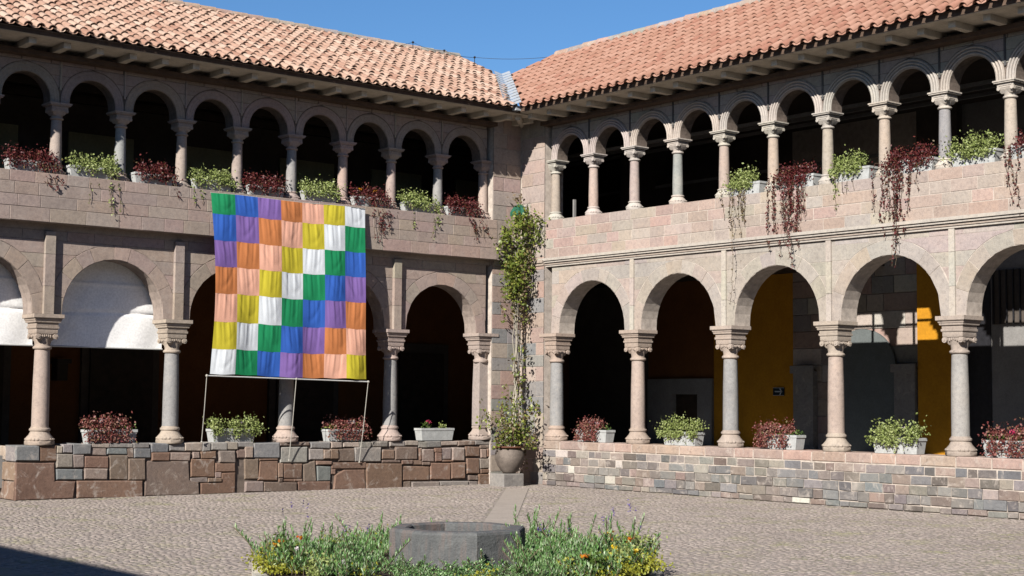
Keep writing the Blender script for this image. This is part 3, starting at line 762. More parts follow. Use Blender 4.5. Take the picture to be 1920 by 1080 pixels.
# lightning wire on short posts along the roof
posts = []
for i, (x, y, z) in enumerate(((-.5, 3.85, 10.86), (.02, 3.2, 10.58), (.91, 3.08, 10.52))):
    t = thing('wire_post', ['thin wire post at the ridge of the left roof, topmost of three', 'thin reddish wire post on left roof near ridge end', 'thin dark wire post standing in the notch between the roofs'][i], 'post', (x, y, z), 'wire posts on the roof')
    h = (.17, .20, .20)[i]
    m = MB(); m.tube([(0, 0, -.25), (0, 0, h)], .010, 6); obj('rod', m, 'black_iron' if i != 1 else 'clay', t)
    m = MB(); m.ball((0, 0, h + .02), .032, n=8, m=6); obj('insulator', m, 'black_iron', t)
    posts.append(Vector((x, y, z + h + .02)))
def sag(a, b, s, n=10): return [a.lerp(b, i / n) - Vector((0, 0, s * 4 * (i / n) * (1 - i / n))) for i in range(n + 1)]
m = MB(); pp = [posts[0] + Vector((-.45, .0, -.17))] + sag(posts[0], posts[1], .06)[:-1] + sag(posts[1], posts[2], .05)[:-1] + sag(posts[2], Vector((2.1, 1.5, 10.66)), .05)
m.tube(pp, .0055, 5); tag(obj('roof_wire', m, 'black_iron'), 'thin dark wire strung between the two roof ends against the sky', 'wire')

# opposite wing, outside the picture to the left: its roof throws the shade in the lower left
XS = -15.523; hz = 8.5; run = hz / math.tan(EL) * abs(SX)
x0 = XS - run
# cast from the ridge line; placed where its edge falls on the photographed line
m = MB(); rx = x0
m.add([(rx, -34, hz), (rx, 8, hz), (rx - 1.1, 8, hz + .55), (rx - 1.1, -34, hz + .55), (rx - 7, 8, 8.2), (rx - 7, -34, 8.2)], [(0, 1, 2, 3), (3, 2, 4, 5)])
m.box((rx - 7, -34, -.02), (rx - .9, 8, 8.3)); m.box((rx - .95, -34, 8.3), (rx - .02, 8, 8.44))
tag(obj('cloister_wing', m, 'plaster'), 'opposite wing beyond the left edge, seen only by its shadow on the cobbles', 'building')

m = MB(); m.box((-40, -42, -.02), (8, -32.2, 8.3)); m.box((-27.9, -32.2, 8.3), (8, -31.2, 8.44))
m.add([(-40, -31.1, 8.45), (8, -31.1, 8.45), (8, -37, 10.9), (-40, -37, 10.9)], [(0, 1, 2, 3)])
tag(obj('cloister_wing', m, 'plaster'), 'wing behind the viewer closing the fourth side of the court', 'building')

# ------------------------------------------------------------------ low walls
LS = [[(12.16,0.69),(11.42,0.67),(11.4,0.33),(11.01,0.32),(11.04,0.01),(12.16,-0.0)],[(12.17,0.99),(11.73,0.99),(11.72,0.71),(12.16,0.72)],[(11.72,0.99),(11.39,0.99),(11.38,0.7),(11.71,0.71)],[(11.38,0.98),(11.29,0.98),(11.29,0.85),(11.38,0.85)],[(11.28,1.01),(11.09,1.01),(11.08,0.85),(11.27,0.86)],[(11.08,1.02),(10.72,1.01),(10.72,0.82),(11.07,0.82)],[(11.39,0.83),(11.08,0.82),(11.07,0.58),(11.38,0.59)],[(11.07,0.81),(10.86,0.81),(10.85,0.57),(11.06,0.57)],[(11.38,0.55),(10.88,0.54),(10.87,0.34),(11.37,0.36)],[(10.84,0.78),(10.36,0.77),(10.36,0.55),(10.84,0.56)],[(10.84,0.55),(10.38,0.54),(10.38,0.34),(10.83,0.35)],[(10.34,0.79),(9.96,0.79),(9.95,0.32),(10.32,0.33)],[(10.71,0.94),(10.41,0.94),(10.4,0.79),(10.7,0.8)],[(10.39,0.94),(9.99,0.93),(9.98,0.8),(10.39,0.81)],[(9.98,0.94),(9.86,0.94),(9.85,0.74),(9.97,0.74)],[(9.84,0.92),(9.49,0.92),(9.49,0.73),(9.83,0.74)],[(9.95,0.72),(9.61,0.72),(9.6,0.31),(9.94,0.32)],[(10.98,0.33),(9.65,0.3),(9.64,-0.03),(10.97,0.01)],[(10.71,1.02),(10.36,1.01),(10.36,0.94),(10.71,0.95)],[(10.35,1.02),(9.88,1.01),(9.87,0.94),(10.35,0.94)],[(9.86,1.02),(9.54,1.02),(9.53,0.93),(9.86,0.93)],[(9.49,1.01),(9.11,1.0),(9.11,0.83),(9.48,0.84)],[(9.1,1.01),(8.78,1.01),(8.77,0.85),(9.09,0.86)],[(9.47,0.83),(9.09,0.83),(9.09,0.67),(9.46,0.68)],[(9.08,0.83),(8.65,0.82),(8.65,0.66),(9.07,0.67)],[(9.58,0.67),(8.68,0.65),(8.65,0.28),(8.45,0.23),(8.43,-0.01),(9.6,-0.0)],[(8.76,1.01),(8.38,1.01),(8.38,0.84),(8.76,0.85)],[(8.37,1.01),(8.21,1.0),(8.21,0.85),(8.37,0.85)],[(8.18,1.01),(7.84,1.01),(7.84,0.85),(8.18,0.86)],[(7.83,1.02),(7.6,1.01),(7.6,0.87),(7.83,0.87)],[(7.59,1.02),(7.23,1.02),(7.23,0.9),(7.58,0.91)],[(8.59,0.83),(8.46,0.82),(8.45,0.71),(8.59,0.71)],[(8.41,0.84),(8.08,0.83),(8.08,0.69),(8.41,0.7)],[(8.63,0.69),(8.1,0.68),(8.09,0.32),(8.62,0.34)],[(8.08,0.6),(7.65,0.59),(7.64,0.42),(8.08,0.43)],[(8.01,0.85),(7.65,0.84),(7.64,0.6),(8.0,0.61)],[(7.61,0.87),(7.29,0.86),(7.28,0.69),(7.6,0.69)],[(8.63,0.32),(8.26,0.32),(8.26,0.23),(8.63,0.24)],[(8.24,0.31),(7.95,0.3),(7.95,0.23),(8.24,0.23)],[(8.08,0.42),(7.95,0.42),(7.95,0.31),(8.07,0.31)],[(7.94,0.4),(7.63,0.41),(7.62,-0.01),(8.4,-0.01),(8.39,0.21),(7.93,0.22)],[(7.23,0.99),(6.63,0.99),(6.62,0.68),(7.22,0.69)],[(6.59,0.9),(5.96,0.89),(5.95,0.57),(6.59,0.58)],[(7.07,0.62),(6.65,0.62),(6.66,0.22),(7.1,0.24)],[(6.64,0.57),(6.54,0.57),(6.53,0.28),(6.63,0.28)],[(6.52,0.56),(6.07,0.55),(6.07,0.25),(6.51,0.26)],[(6.97,0.19),(6.2,0.17),(6.19,-0.02),(6.97,0.0)],[(6.62,1.0),(5.9,0.99),(5.89,0.92),(6.62,0.93)],[(5.86,0.99),(5.39,0.99),(5.39,0.86),(5.86,0.87)],[(5.91,0.85),(5.56,0.84),(5.56,0.62),(5.9,0.63)],[(5.55,0.83),(5.4,0.83),(5.39,0.65),(5.55,0.65)],[(5.39,0.84),(5.19,0.84),(5.18,0.63),(5.39,0.64)],[(5.17,0.85),(4.78,0.85),(4.77,0.58),(5.17,0.59)],[(4.77,0.87),(4.1,0.86),(4.1,0.56),(4.76,0.57)],[(6.04,0.53),(5.75,0.61),(5.72,0.18),(6.02,0.18)],[(5.72,0.6),(5.36,0.59),(5.36,0.52),(5.72,0.53)],[(5.7,0.49),(5.36,0.48),(5.36,0.18),(5.69,0.19)],[(5.35,0.56),(4.48,0.55),(4.47,0.41),(5.35,0.43)],[(6.16,0.18),(5.38,0.16),(5.37,-0.03),(6.16,-0.0)],[(5.25,0.3),(5.02,0.4),(4.49,0.4),(4.48,-0.02),(5.28,-0.01)],[(4.47,0.52),(3.55,0.5),(3.54,-0.04),(4.46,-0.02)],[(5.36,0.99),(5.1,0.98),(5.1,0.87),(5.36,0.87)],[(5.06,0.98),(4.66,0.98),(4.66,0.88),(5.06,0.89)],[(4.65,0.98),(4.36,0.98),(4.36,0.87),(4.64,0.87)],[(4.32,0.99),(3.91,0.99),(3.91,0.87),(4.32,0.88)],[(3.86,0.99),(3.46,0.98),(3.46,0.88),(3.86,0.89)],[(3.44,0.99),(3.11,0.99),(3.1,0.9),(3.44,0.9)],[(4.07,0.81),(3.74,0.8),(3.73,0.61),(4.06,0.61)],[(3.71,0.87),(3.12,0.86),(3.12,0.59),(3.71,0.6)],[(4.06,0.59),(3.57,0.58),(3.57,0.53),(4.06,0.54)],[(3.53,0.58),(3.25,0.57),(3.25,0.49),(3.53,0.5)],[(3.23,0.56),(3.0,0.56),(3.0,0.47),(3.23,0.48)],[(2.99,0.81),(2.67,0.8),(2.67,0.53),(2.99,0.54)],[(2.65,0.83),(2.47,0.83),(2.47,0.74),(2.65,0.74)],[(2.63,0.73),(2.47,0.72),(2.47,0.54),(2.62,0.54)],[(2.45,0.83),(2.19,0.83),(2.19,0.57),(2.45,0.57)],[(2.15,0.83),(1.82,0.83),(1.81,0.54),(2.15,0.55)],[(1.78,0.85),(1.37,0.84),(1.37,0.63),(1.77,0.64)],[(3.52,0.45),(2.79,0.43),(2.79,0.12),(3.51,0.14)],[(2.76,0.5),(2.2,0.49),(2.2,0.12),(2.75,0.14)],[(2.18,0.5),(1.79,0.5),(1.79,0.14),(2.17,0.15)],[(1.75,0.59),(1.39,0.58),(1.38,0.24),(1.74,0.25)],[(1.37,0.57),(1.04,0.57),(1.04,0.35),(1.36,0.35)],[(1.34,0.79),(1.19,0.79),(1.19,0.59),(1.33,0.6)],[(1.16,0.8),(0.87,0.8),(0.87,0.61),(1.16,0.61)],[(1.02,0.59),(0.55,0.58),(0.55,0.25),(1.02,0.26)],[(3.5,0.11),(3.29,0.11),(3.29,-0.03),(3.5,-0.02)],[(3.26,0.1),(2.5,0.08),(2.5,-0.05),(3.26,-0.03)],[(2.48,0.09),(1.7,0.07),(1.7,-0.04),(2.48,-0.01)],[(1.68,0.2),(1.43,0.19),(1.43,0.09),(1.68,0.1)],[(1.67,0.07),(1.43,0.06),(1.43,-0.03),(1.67,-0.02)],[(1.34,0.33),(1.06,0.32),(1.06,0.25),(1.34,0.25)],[(1.4,0.23),(0.83,0.21),(0.82,-0.03),(1.4,-0.01)],[(3.09,0.97),(2.86,0.97),(2.86,0.84),(3.08,0.85)],[(2.85,0.98),(2.48,0.98),(2.47,0.85),(2.85,0.85)],[(2.46,0.97),(2.01,0.97),(2.01,0.89),(2.46,0.89)],[(1.99,0.98),(1.51,0.97),(1.51,0.88),(1.99,0.88)],[(1.49,0.98),(1.09,0.97),(1.09,0.89),(1.49,0.9)],[(1.36,0.88),(1.12,0.88),(1.12,0.81),(1.36,0.81)],[(6.53,0.24),(6.28,0.24),(6.28,0.19),(6.53,0.2)],[(6.27,0.24),(6.06,0.23),(6.06,0.19),(6.26,0.19)],[(7.08,0.67),(6.66,0.66),(6.65,0.63),(7.08,0.64)],[(7.42,1.0),(7.25,1.0),(7.25,0.93),(7.42,0.93)],[(7.42,0.91),(7.25,0.91),(7.25,0.7),(7.42,0.7)],[(2.45,0.56),(2.12,0.55),(2.12,0.52),(2.45,0.52)],[(2.99,0.53),(2.78,0.52),(2.78,0.46),(2.98,0.47)],[(7.42,0.67),(7.11,0.67),(7.1,0.26),(7.41,0.27)],[(7.4,0.22),(6.99,0.21),(6.99,0.0),(7.4,0.02)],[(6.63,0.26),(6.54,0.26),(6.54,0.19),(6.63,0.19)],[(5.35,0.42),(5.25,0.42),(5.25,0.31),(5.35,0.32)],[(0.84,0.79),(0.64,0.78),(0.63,0.61),(0.84,0.61)],[(0.81,0.23),(0.55,0.23),(0.54,-0.02),(0.81,-0.01)],[(3.07,0.83),(3.01,0.83),(3.01,0.58),(3.06,0.58)]]
wl = thing('stone_wall', 'low wall of irregular fitted brown stones under the left arcade', 'wall', (-6.3, -.2, 0), 'low walls under the arcades')
def low(name, lo, hi, mat, par):
    m = MB(); o = Vector(par.location); m.box(Vector(lo) - o, Vector(hi) - o); return obj(name, m, mat, par)
low('wall_core', (-12.15, -.155, -.05), (-.2, .32, .965), 'mortar_dark', wl)
low('wall_core', (-12.14, .32, -.05), (-11.2, .84, .96), 'mortar_dark', wl)
RED = (.265, .17, .125); RED2 = (.30, .205, .155); BRN = (.245, .185, .15)
def lcol(i, poly):
    us = [p[0] for p in poly]; zs_ = [p[1] for p in poly]; A = (max(us) - min(us)) * (max(zs_) - min(zs_)); zm = sum(zs_) / len(zs_)
    if i in (1, 5, 8, 13, 15, 21, 41, 48, 56): return BLUE if i not in (1, 41) else (.27, .275, .28)
    if i in (27, 28, 49, 42, 53, 65, 88, 93): return (.36, .335, .31)
    if A > .11: return rnd.choice([RED, RED, BRN])
    if zm > .88: return rnd.choice([GREY, TAN, BRN, (.3, .28, .26)])
    return rnd.choice([RED, RED2, BRN, (.36, .28, .235), (.32, .27, .24)])
for i, poly in enumerate(LS):
    A = (max(p[0] for p in poly) - min(p[0] for p in poly)) * (max(p[1] for p in poly) - min(p[1] for p in poly))
    poly = [(u, max(z, -.03)) for u, z in poly]
    top = max(p[1] for p in poly) > .955
    o = block('stone' if not top else 'coping_stone', poly, ML, (-.30 if top else .12), .2 + rnd.uniform(-.008, .022) * (1 if not top else .6), wl, var(lcol(i, poly), .1, .03), gap=-.004, bev=.02 if A > .04 else .013, mat='rough_stone', tilt=.008, wob=.006)
    o.location = Vector(o.location) - Vector(wl.location)
for (a, b, za, zb, c) in ((0, .44, .7, .99, GREY), (.45, 1.0, .72, .985, TAN), (0, .6, .35, .69, RED2), (.61, 1.0, .35, .71, BRN), (0, .5, .0, .34, RED2), (.51, 1.0, 0, .34, BRN)):
    o = block('stone', [(a, za), (b, za), (b, zb), (a, zb)], lambda u, z, d: (-12.15 - d, -.17 + u, z), -.03, .03, wl, var(c), mat='rough_stone', tilt=.006)
    o.location = Vector(o.location) - Vector(wl.location)
wr = thing('stone_wall', 'low wall of small squared grey and pink stones under the right arcade', 'wall', (-.25, -7.5, 0), 'low walls under the arcades')
low('wall_core', (-.236, -ENDR, -.05), (.42, -.6, .975), 'mortar', wr)
PALW = [(.27, .25, .24), (.24, .235, .235), (.255, .23, .21), (.245, .195, .17), (.29, .25, .225), (.215, .20, .19), (.33, .275, .24), (.27, .26, .25), (.34, .265, .23), (.30, .275, .25), (.17, .165, .165), (.19, .16, .145), (.22, .225, .23)]
def rblock(name, u, e, za, zb, d0, d1, c, **k):
    o = block(name, [(u, za), (e, za), (e, zb), (u, zb)], MR, d0, d1, wr, c, mat='rough_stone', **k); o.location = Vector(o.location) - Vector(wr.location)
rows = [0.0, .11, .29, .465, .64, .80]
for r, (za, zb) in enumerate(zip(rows[:-1], rows[1:])):
    u = .98 if r > 1 else .7
    while u < ENDR - .1:
        w = rnd.uniform(.2, .46) if r else rnd.uniform(.2, .5)
        if u < 1.0: w = .55
        e = min(ENDR, u + w); t = rnd.random()
        c = (.62, .59, .53) if t < .02 else ((.40, .35, .31) if t < .10 else rnd.choice(PALW if r < 4 else PALW + [(.40, .31, .265), (.38, .32, .28), (.42, .345, .30)]))
        rblock('stone', u, e, za + rnd.uniform(-.006, .006), zb + rnd.uniform(-.006, .006), .17, .246 + (4 - r) * .006 + rnd.uniform(-.006, .008), var(c, .16), gap=.008, bev=.008, tilt=.004, wob=.007); u = e
u = .98
while u < ENDR - .1:
    w = rnd.uniform(.45, .8); e = min(ENDR, u + w)
    rblock('coping_stone', u, e, .80, 1.0, -.40, .25 + rnd.uniform(-.003, .004), var(rnd.choice([PINK, (.52, .385, .32), (.48, .37, .31)]), .06), gap=.004, bev=.022, tilt=.001); u = e

# ------------------------------------------------------------------ canvas blinds in the left arches
def blind(u0, u1, label):
    t = thing('canvas_blind', label, 'blind', (-(u0 + u1) / 2, .38, 2.86), 'canvas blinds in the left arches')
    nu, nz = 48, 72; w = u1 - u0; v = []; f = []
    for j in range(nz + 1):
        for i in range(nu + 1):
            a, b = i / nu, j / nz
            y = .018 * math.sin(a * 9 + b * 3) + .03 * math.exp(-abs(b - .33 - .01 * math.sin(a * 3)) / .012) - .025 * math.exp(-abs(b - .62 + .012 * math.sin(a * 4 + 1)) / .012) + .03 * math.exp(-abs(b - .12 - .5 * max(0, a - .55) ** 1.2) / .03) * max(0, a - .5) * 2 - .03 * math.exp(-abs(a - .86 + .5 * b) / .035) * (1 - b) + .05 * (1 - b) ** 2 * math.sin(a * 14 + 1 + 5 * b) * max(0, .6 - a if a < .6 else (a - .6)) * 1.2
            v.append(((a - .5) * -w, y, b * 2.0 + .012 * math.sin(a * 6.3)))
    f = [(j * (nu + 1) + i, j * (nu + 1) + i + 1, (j + 1) * (nu + 1) + i + 1, (j + 1) * (nu + 1) + i) for j in range(nz) for i in range(nu)]
    m = MB(); m.add(v, f); obj('canvas', m, 'canvas', t, None, 60)
    m = MB(); m.tube([(-w / 2, 0, 0), (w / 2, 0, 0)], .016, 6); obj('bottom_rod', m, 'rod', t)
blind(9.02, 11.62, 'grey white canvas blind filling the whole second arch from the left edge')
blind(11.68, 14.2, 'canvas blind in the arch cut off by the left edge, sunlit at lower right')

# ------------------------------------------------------------------ chequered cloth banner
FX0, FX1, FZ1, FZ0 = -8.50, -4.80, 5.97, 2.37
fl = thing('banner', 'large banner of forty-nine coloured cloth squares hung from the left parapet', 'banner', ((FX0 + FX1) / 2, -.5, FZ0))
COLS = [('green', (.012, .26, .10)), ('blue', (.035, .125, .50)), ('violet', (.23, .135, .40)), ('orange', (.60, .215, .075)), ('salmon', (.86, .46, .33)), ('yellow', (.60, .51, .04)), ('white', (.76, .80, .84))]
CM = [mat_cloth(n + ' cloth', c) for n, c in COLS]
rb = [0, .115, .263, .408, .556, .712, .862, 1.0]
def fpos(U, Vv, c, r, a, b):
    # U 0..1 across, Vv 0..1 downwards
    inn = .012 * math.sin(math.pi * Vv) * (1 if U < .5 else -1) * (abs(U - .5) * 2) ** 2
    x = FX0 + (FX1 - FX0) * (U * (1.0) + inn) + (.05 * (Vv - .0) * (1 - U)) + .02 * Vv * U
    seed = c * 3.1 + r * 1.7
    env = (1 - .72 * b) * min(1, a * 6) * min(1, (1 - a) * 6) * (min(1, b * 12) * .5 + .5) * min(1, (1 - b) * 5)
    sl = a + .10 * b * math.sin(seed * 1.3)
    fold = .0045 * math.sin(sl * 30 + seed) + .0035 * math.sin(sl * 52 + seed * 2.3) + .006 * math.sin(sl * 13 + seed * 1.3)
    win = math.sin(math.pi * a) * math.sin(math.pi * b)
    bulge = .016 * win + .013 * win * math.exp(-((a - .25 - .5 * b - .25 * math.sin(seed)) / .13) ** 2) * (.5 + .5 * math.sin(seed * 1.9)) - .012 * math.sin(math.pi * a) * math.sin(math.pi * b) * math.exp(-((b - .78 + .55 * (a - .5 - .25 * math.sin(seed * 2.2)) ** 2 * 4) / .13) ** 2) * (.6 + .4 * math.cos(seed * 1.3))
    z = FZ1 + (FZ0 - FZ1) * Vv - .02 * math.sin(U * 7 * math.pi) ** 2 * (1 if Vv > .05 else 0) * .6 - .05 * U * Vv + .02 * math.sin(U * 9)*.5
    y = -.52 - .08 * Vv - .06 * math.sin(math.pi * Vv) - fold * env - bulge * .75 - .02 * math.sin(U * 5 + Vv * 3) - (.012 + .02 * Vv) * math.sin(U * 17 + 1.5 * math.sin(Vv * 4)) - .014 * Vv * math.sin(U * 31 + Vv * 5)
    return (x, y, z)
N = 22
for r in range(7):
    for c in range(7):
        m = MB(); v = []; jag = rnd.uniform(-.01, .01)
        ctr = Vector(fpos((c + .5) / 7, (rb[r] + rb[r + 1]) / 2, c, r, .5, .5))
        for j in range(N + 1):
            for i in range(N + 1):
                a, b = i / N, j / N
                U = (c + a) / 7; Vv = rb[r] + (rb[r + 1] - rb[r]) * b
                v.append(Vector(fpos(U, Vv, c, r, a, b)) - ctr)
        m.add(v, [(j * (N + 1) + i, (j + 1) * (N + 1) + i, (j + 1) * (N + 1) + i + 1, j * (N + 1) + i + 1) for j in range(N) for i in range(N)])
        k = (c + r) % 7
        o = obj('cloth_square', m, CM[k], fl, None, 180, ctr - Vector(fl.location)); o['label'] = COLS[k][0] + ' cloth square'
off = Vector(fl.location)
bl_, br_ = Vector((FX0 - .03, -.62, FZ0 - .035)), Vector((FX1 + .08, -.62, FZ0 - .10))
m = MB(); m.tube([bl_ - off, br_ - off], .013, 8); obj('bottom_rod', m, 'rod', fl)
m = MB(); m.tube([Vector((FX0 + (FX1 - FX0) * q / 14, -.505, fpos(q / 14, 0, 0, 0, 0, 0)[2] + .002)) - off for q in range(15)], .008, 6); obj('top_cord', m, 'rope', fl)
for p, q in ((bl_ + Vector((-.02, 0, 0)), Vector((-8.44, -.26, 1.03))), (bl_.lerp(br_, .53), Vector((-6.42, -.24, .63))), (br_ + Vector((-.02, 0, 0)), Vector((-4.68, -.24, .56)))):
    m = MB(); m.tube([p - off, p.lerp(q, .5) - off - Vector((0, .01, 0)), q - off], .008, 6); m.ball(q - off, .02, n=6, m=5); m.ball(p - off, .028, n=6, m=5); obj('guy_rope', m, 'rope', fl)

# ------------------------------------------------------------------ arrow sign
sg = thing('arrow_sign', 'small dark sign with pale right-pointing arrow on the ochre wall', 'sign', (5.49, -3.15, 2.17))
m = MB(); m.box((-.02, -.17, -.095), (.0, .17, .095)); obj('sign_board', m, 'sign_blue', sg)
m = MB(); yy = lambda a: -a
m.box((-.026, -.11, -.014), (-.021, .11, .014))
for s_ in (-1, 1):
    m.add([(-.026, -.125, 0), (-.026, -.085, 0), (-.026, -.03, .055 * s_ + .018 * s_), (-.026, -.062, .078 * s_)], [(0, 1, 2, 3)])
obj('arrow', m, 'sign_white', sg)
m = MB()
for z in (-.095, .085): m.box((-.026, -.17, z), (-.021, .17, z + .008))
obj('sign_border', m, 'sign_white', sg)

# ------------------------------------------------------------------ planted troughs
def trough(Lh, Wh, H, mat, parent, plain=True):
    m = MB()
    def ring(lx, ly, z): return [(-lx, -ly, z), (lx, -ly, z), (lx, ly, z), (-lx, ly, z)]
    seq = [ring(Lh * .90, Wh * .82, 0), ring(Lh * .97, Wh * .93, H * .78), ring(Lh * .975, Wh * .94, H * .80), ring(Lh, Wh, H * .82), ring(Lh, Wh, H), ring(Lh * .93, Wh * .85, H), ring(Lh * .92, Wh * .83, H * .85)]
    v = [p for r_ in seq for p in r_]; f = [(3, 2, 1, 0), tuple(range(len(v) - 4, len(v)))]
    for i in range(len(seq) - 1):
        for k in range(4): f.append((i * 4 + k, i * 4 + (k + 1) % 4, (i + 1) * 4 + (k + 1) % 4, (i + 1) * 4 + k))
    m.add(v, f); t = obj('trough', m, 'concrete', parent)
    m = MB(); m.box((-Lh * .91, -Wh * .82, H * .86), (Lh * .91, Wh * .82, H * .93)); obj('soil', m, 'soil', t)
    return t
def planter(u, Mf, z, d, kind, label, group, Lh=.42, seed=0, trails=(), flowers=None, cover=(0, 1), bare=False, amount=1.0, H=.24, lush=1.0):
    t = thing('planter', label, 'planter', Mf(u, z, d), group)
    if Mf is MR: t.rotation_euler.z = -math.pi / 2
    # local frame: x along the wall (to the viewer's right), -y towards the court
    trough(Lh, .14, H, 'concrete', t)
    leaf = {'green': 'leaf_lime', 'red': 'leaf_red', 'pink': 'leaf_pink', 'mixed': 'leaf_pink'}[kind]
    pts = []; n = int(1450 * amount); a0, a1 = cover
    clumps = [(rnd.uniform(a0, a1), rnd.uniform(-.5, .9), rnd.uniform(.05, .11)) for _ in range(int(13 * (a1 - a0)) + 4)]
    while len(pts) < n and not bare:
        cx, cy, cr = rnd.choice(clumps)
        x = (cx * 2 - 1) * Lh * 1.04 + rnd.gauss(0, cr * .9)
        if rnd.random() < .62:      # mound
            pts.append((x, -.14 * cy + rnd.gauss(0, .06), H + abs(rnd.gauss(.02, .055 + .04 * lush)) + cr * .4 * lush))
        else:                        # falls over the front
            dz = abs(rnd.gauss(0, .10)) * (1 if kind != 'green' else .7)
            if kind in ('pink', 'mixed'): dz = rnd.uniform(0, H * .97)
            if z + H - dz < z + .01 and kind in ('pink', 'mixed'): continue
            pts.append((x, -.15 - .03 - abs(rnd.gauss(.01, .022)), H + .02 - dz))
    if pts: link('foliage', leaf_mesh('foliage', pts, leaf, (.03, .062), .5, .65), t)
    if kind in ('mixed', 'pink'):
        p2 = [(rnd.uniform(-1, 1) * Lh, rnd.gauss(0, .06), H + abs(rnd.gauss(.03, .04))) for _ in range(150)]
        link('foliage', leaf_mesh('foliage', p2, 'leaf_mid' if kind == 'pink' else 'leaf_green', (.035, .065), .5, .6), t)
    if bare:
        for cx, s_, mt in ((-.22, .10, 'leaf_mid'), (.22, .07, 'leaf_lime')):
            p2 = [(cx + rnd.gauss(0, s_ * .6), rnd.gauss(0, .04), H + abs(rnd.gauss(.0, s_ * .7))) for _ in range(90)]
            link('foliage', leaf_mesh('foliage', p2, mt, (.03, .06), .4, .6), t)
    for tr in trails:
        x0, ln, nst, tk = tr[:4]
        st = MB(); lp = []
        for q in range(nst if nst < 5 else int(nst * .75)):
            x = x0 * Lh + rnd.gauss(0, .05 + .012 * nst); y = -.17; zz = H; p = [(x * .9, -.06, H + .02), (x, -.15, H + .02)]
            out = (-tr[4]) if len(tr) > 4 else -.17
            L = ln * rnd.uniform(.45, 1.0)
            if q == 0: L = ln
            k = 0
            while k < L:
                k += .06; x += rnd.gauss(.002, .014); y += (out - y) * .25 + rnd.gauss(0, .004)
                p.append((x, y, H - k))
                for _ in range(tk if rnd.random() < 1 - .45 * k / L else 0):
                    lp.append((x + rnd.gauss(0, .022), y - abs(rnd.gauss(.006, .015)), H - k + rnd.gauss(0, .02)))
            st.tube(p, .004, 4)
        so_ = obj('trailing_stems', st, 'stem', t)
        lf = {'green': 'leaf_lime', 'red': 'leaf_red', 'pink': 'leaf_pink', 'mixed': 'leaf_pink'}[kind] if len(tr) < 6 else tr[5]
        if lp: link('trailing_leaves', leaf_mesh('trailing_leaves', lp, lf, (.035, .065), -.6, .65), so_)
    if flowers:
        fm, spots = flowers
        for (fx, fz) in spots:
            m = MB(); cpos = Vector((fx * Lh, -.06 + rnd.uniform(-.04, .04), H + fz))
            m.tube([(cpos.x * .95, -.02, H), cpos], .004, 4); ss = obj('flower_stem', m, 'stem', t)
            p2 = [tuple(cpos + Vector((rnd.gauss(0, .018), rnd.gauss(0, .018), rnd.gauss(0, .016)))) for _ in range(16)]
            link('flower', leaf_mesh('flower', p2, fm, (.03, .045), .2, .8), ss)
    return t
GU = 'troughs on the left parapet'; GUR = 'troughs on the right parapet'; GL = 'troughs on the left low wall'; GLR = 'troughs on the right low wall'
DU = .06; OL = .40 ; 
# left parapet, from the left edge to the corner
planter(12.05, ML, ZP, DU, 'red', 'burgundy-leaved trough on left parapet at the picture edge, trailing red on its right', GU, .44, trails=((.85, .5, 7, 3, OL), (.2, .2, 4, 2, OL)))
planter(10.86, ML, ZP, DU, 'green', 'lime-green trough on left parapet with two long trails at its right half', GU, .44, trails=((-.1, .72, 2, 1, OL), (.75, .9, 3, 2, OL)), cover=(0, 1))
planter(9.56, ML, ZP, DU, 'red', 'burgundy trough on left parapet, third from the left edge, drooping at right', GU, .42, trails=((.8, .45, 5, 2, OL),), cover=(.12, 1))
planter(8.27, ML, ZP, DU, 'green', 'lime-green trough above the top left corner of the banner', GU, .42, trails=((-.85, .62, 7, 3, OL), (-.1, .2, 3, 2, OL)))
planter(7.03, ML, ZP, DU, 'red', 'burgundy trough behind the violet square of the banner top', GU, .42)
planter(5.73, ML, ZP, DU, 'green', 'pale green trough behind the yellow square at the banner top', GU, .42, lush=1.1)
planter(4.46, ML, ZP, DU, 'red', 'burgundy trough with small orange flowers beside the banner right corner', GU, .44, trails=((.45, .95, 9, 3, OL), (.9, .5, 4, 2, OL)), flowers=('petal_orange', ((-.5, .16), (.4, .15))))
planter(3.12, ML, ZP, DU, 'green', 'lime-green trough second from the corner on left parapet, shaggy at right', GU, .44, trails=((.55, .75, 5, 3, OL), (-.8, .6, 2, 2, OL), (.9, .5, 4, 3, OL)), lush=1.2)
planter(1.95, ML, ZP, DU, 'red', 'burgundy trough nearest the corner on the left parapet', GU, .42, trails=((.1, .55, 9, 3, OL), (.7, .75, 8, 3, OL)))
OR = .19
planter(7.15, MR, ZP, DU, 'green', 'lime trough on the right parapet nearest the corner, bare pale strands hanging', GUR, .42, trails=((-.6, 1.15, 9, 2, OR, 'leaf_dry'), (.15, .9, 3, 1, OR, 'leaf_dry'), (-.5, 2.4, 1, 1, OR + .12, 'leaf_dry')), cover=(0, .72), lush=1.3)
planter(8.48, MR, ZP, DU, 'red', 'burgundy trough on right parapet hiding its box under a thick red curtain', GUR, .44, trails=((-.55, 1.45, 12, 4, OR), (-.2, 1.1, 10, 4, OR), (.5, .9, 2, 1, OR), (-.45, 1.75, 3, 3, OR + .1)), cover=(0, .8))
planter(9.80, MR, ZP, DU, 'green', 'lime trough on right parapet with one thin green strand at left', GUR, .43, trails=((-.6, .75, 3, 2, OR), (-.1, .45, 2, 2, OR), (.3, .4, 1, 1, OR)), cover=(0, .72), lush=1.4)
planter(11.13, MR, ZP, DU, 'red', 'burgundy trough between the two greenest on the right parapet, trailing far down at left', GUR, .48, trails=((-.75, 1.55, 8, 3, OR), (-.35, 1.3, 8, 4, OR), (-.7, 1.9, 2, 2, OR + .1), (.35, .55, 2, 2, OR)), cover=(0, 1), lush=1.2)
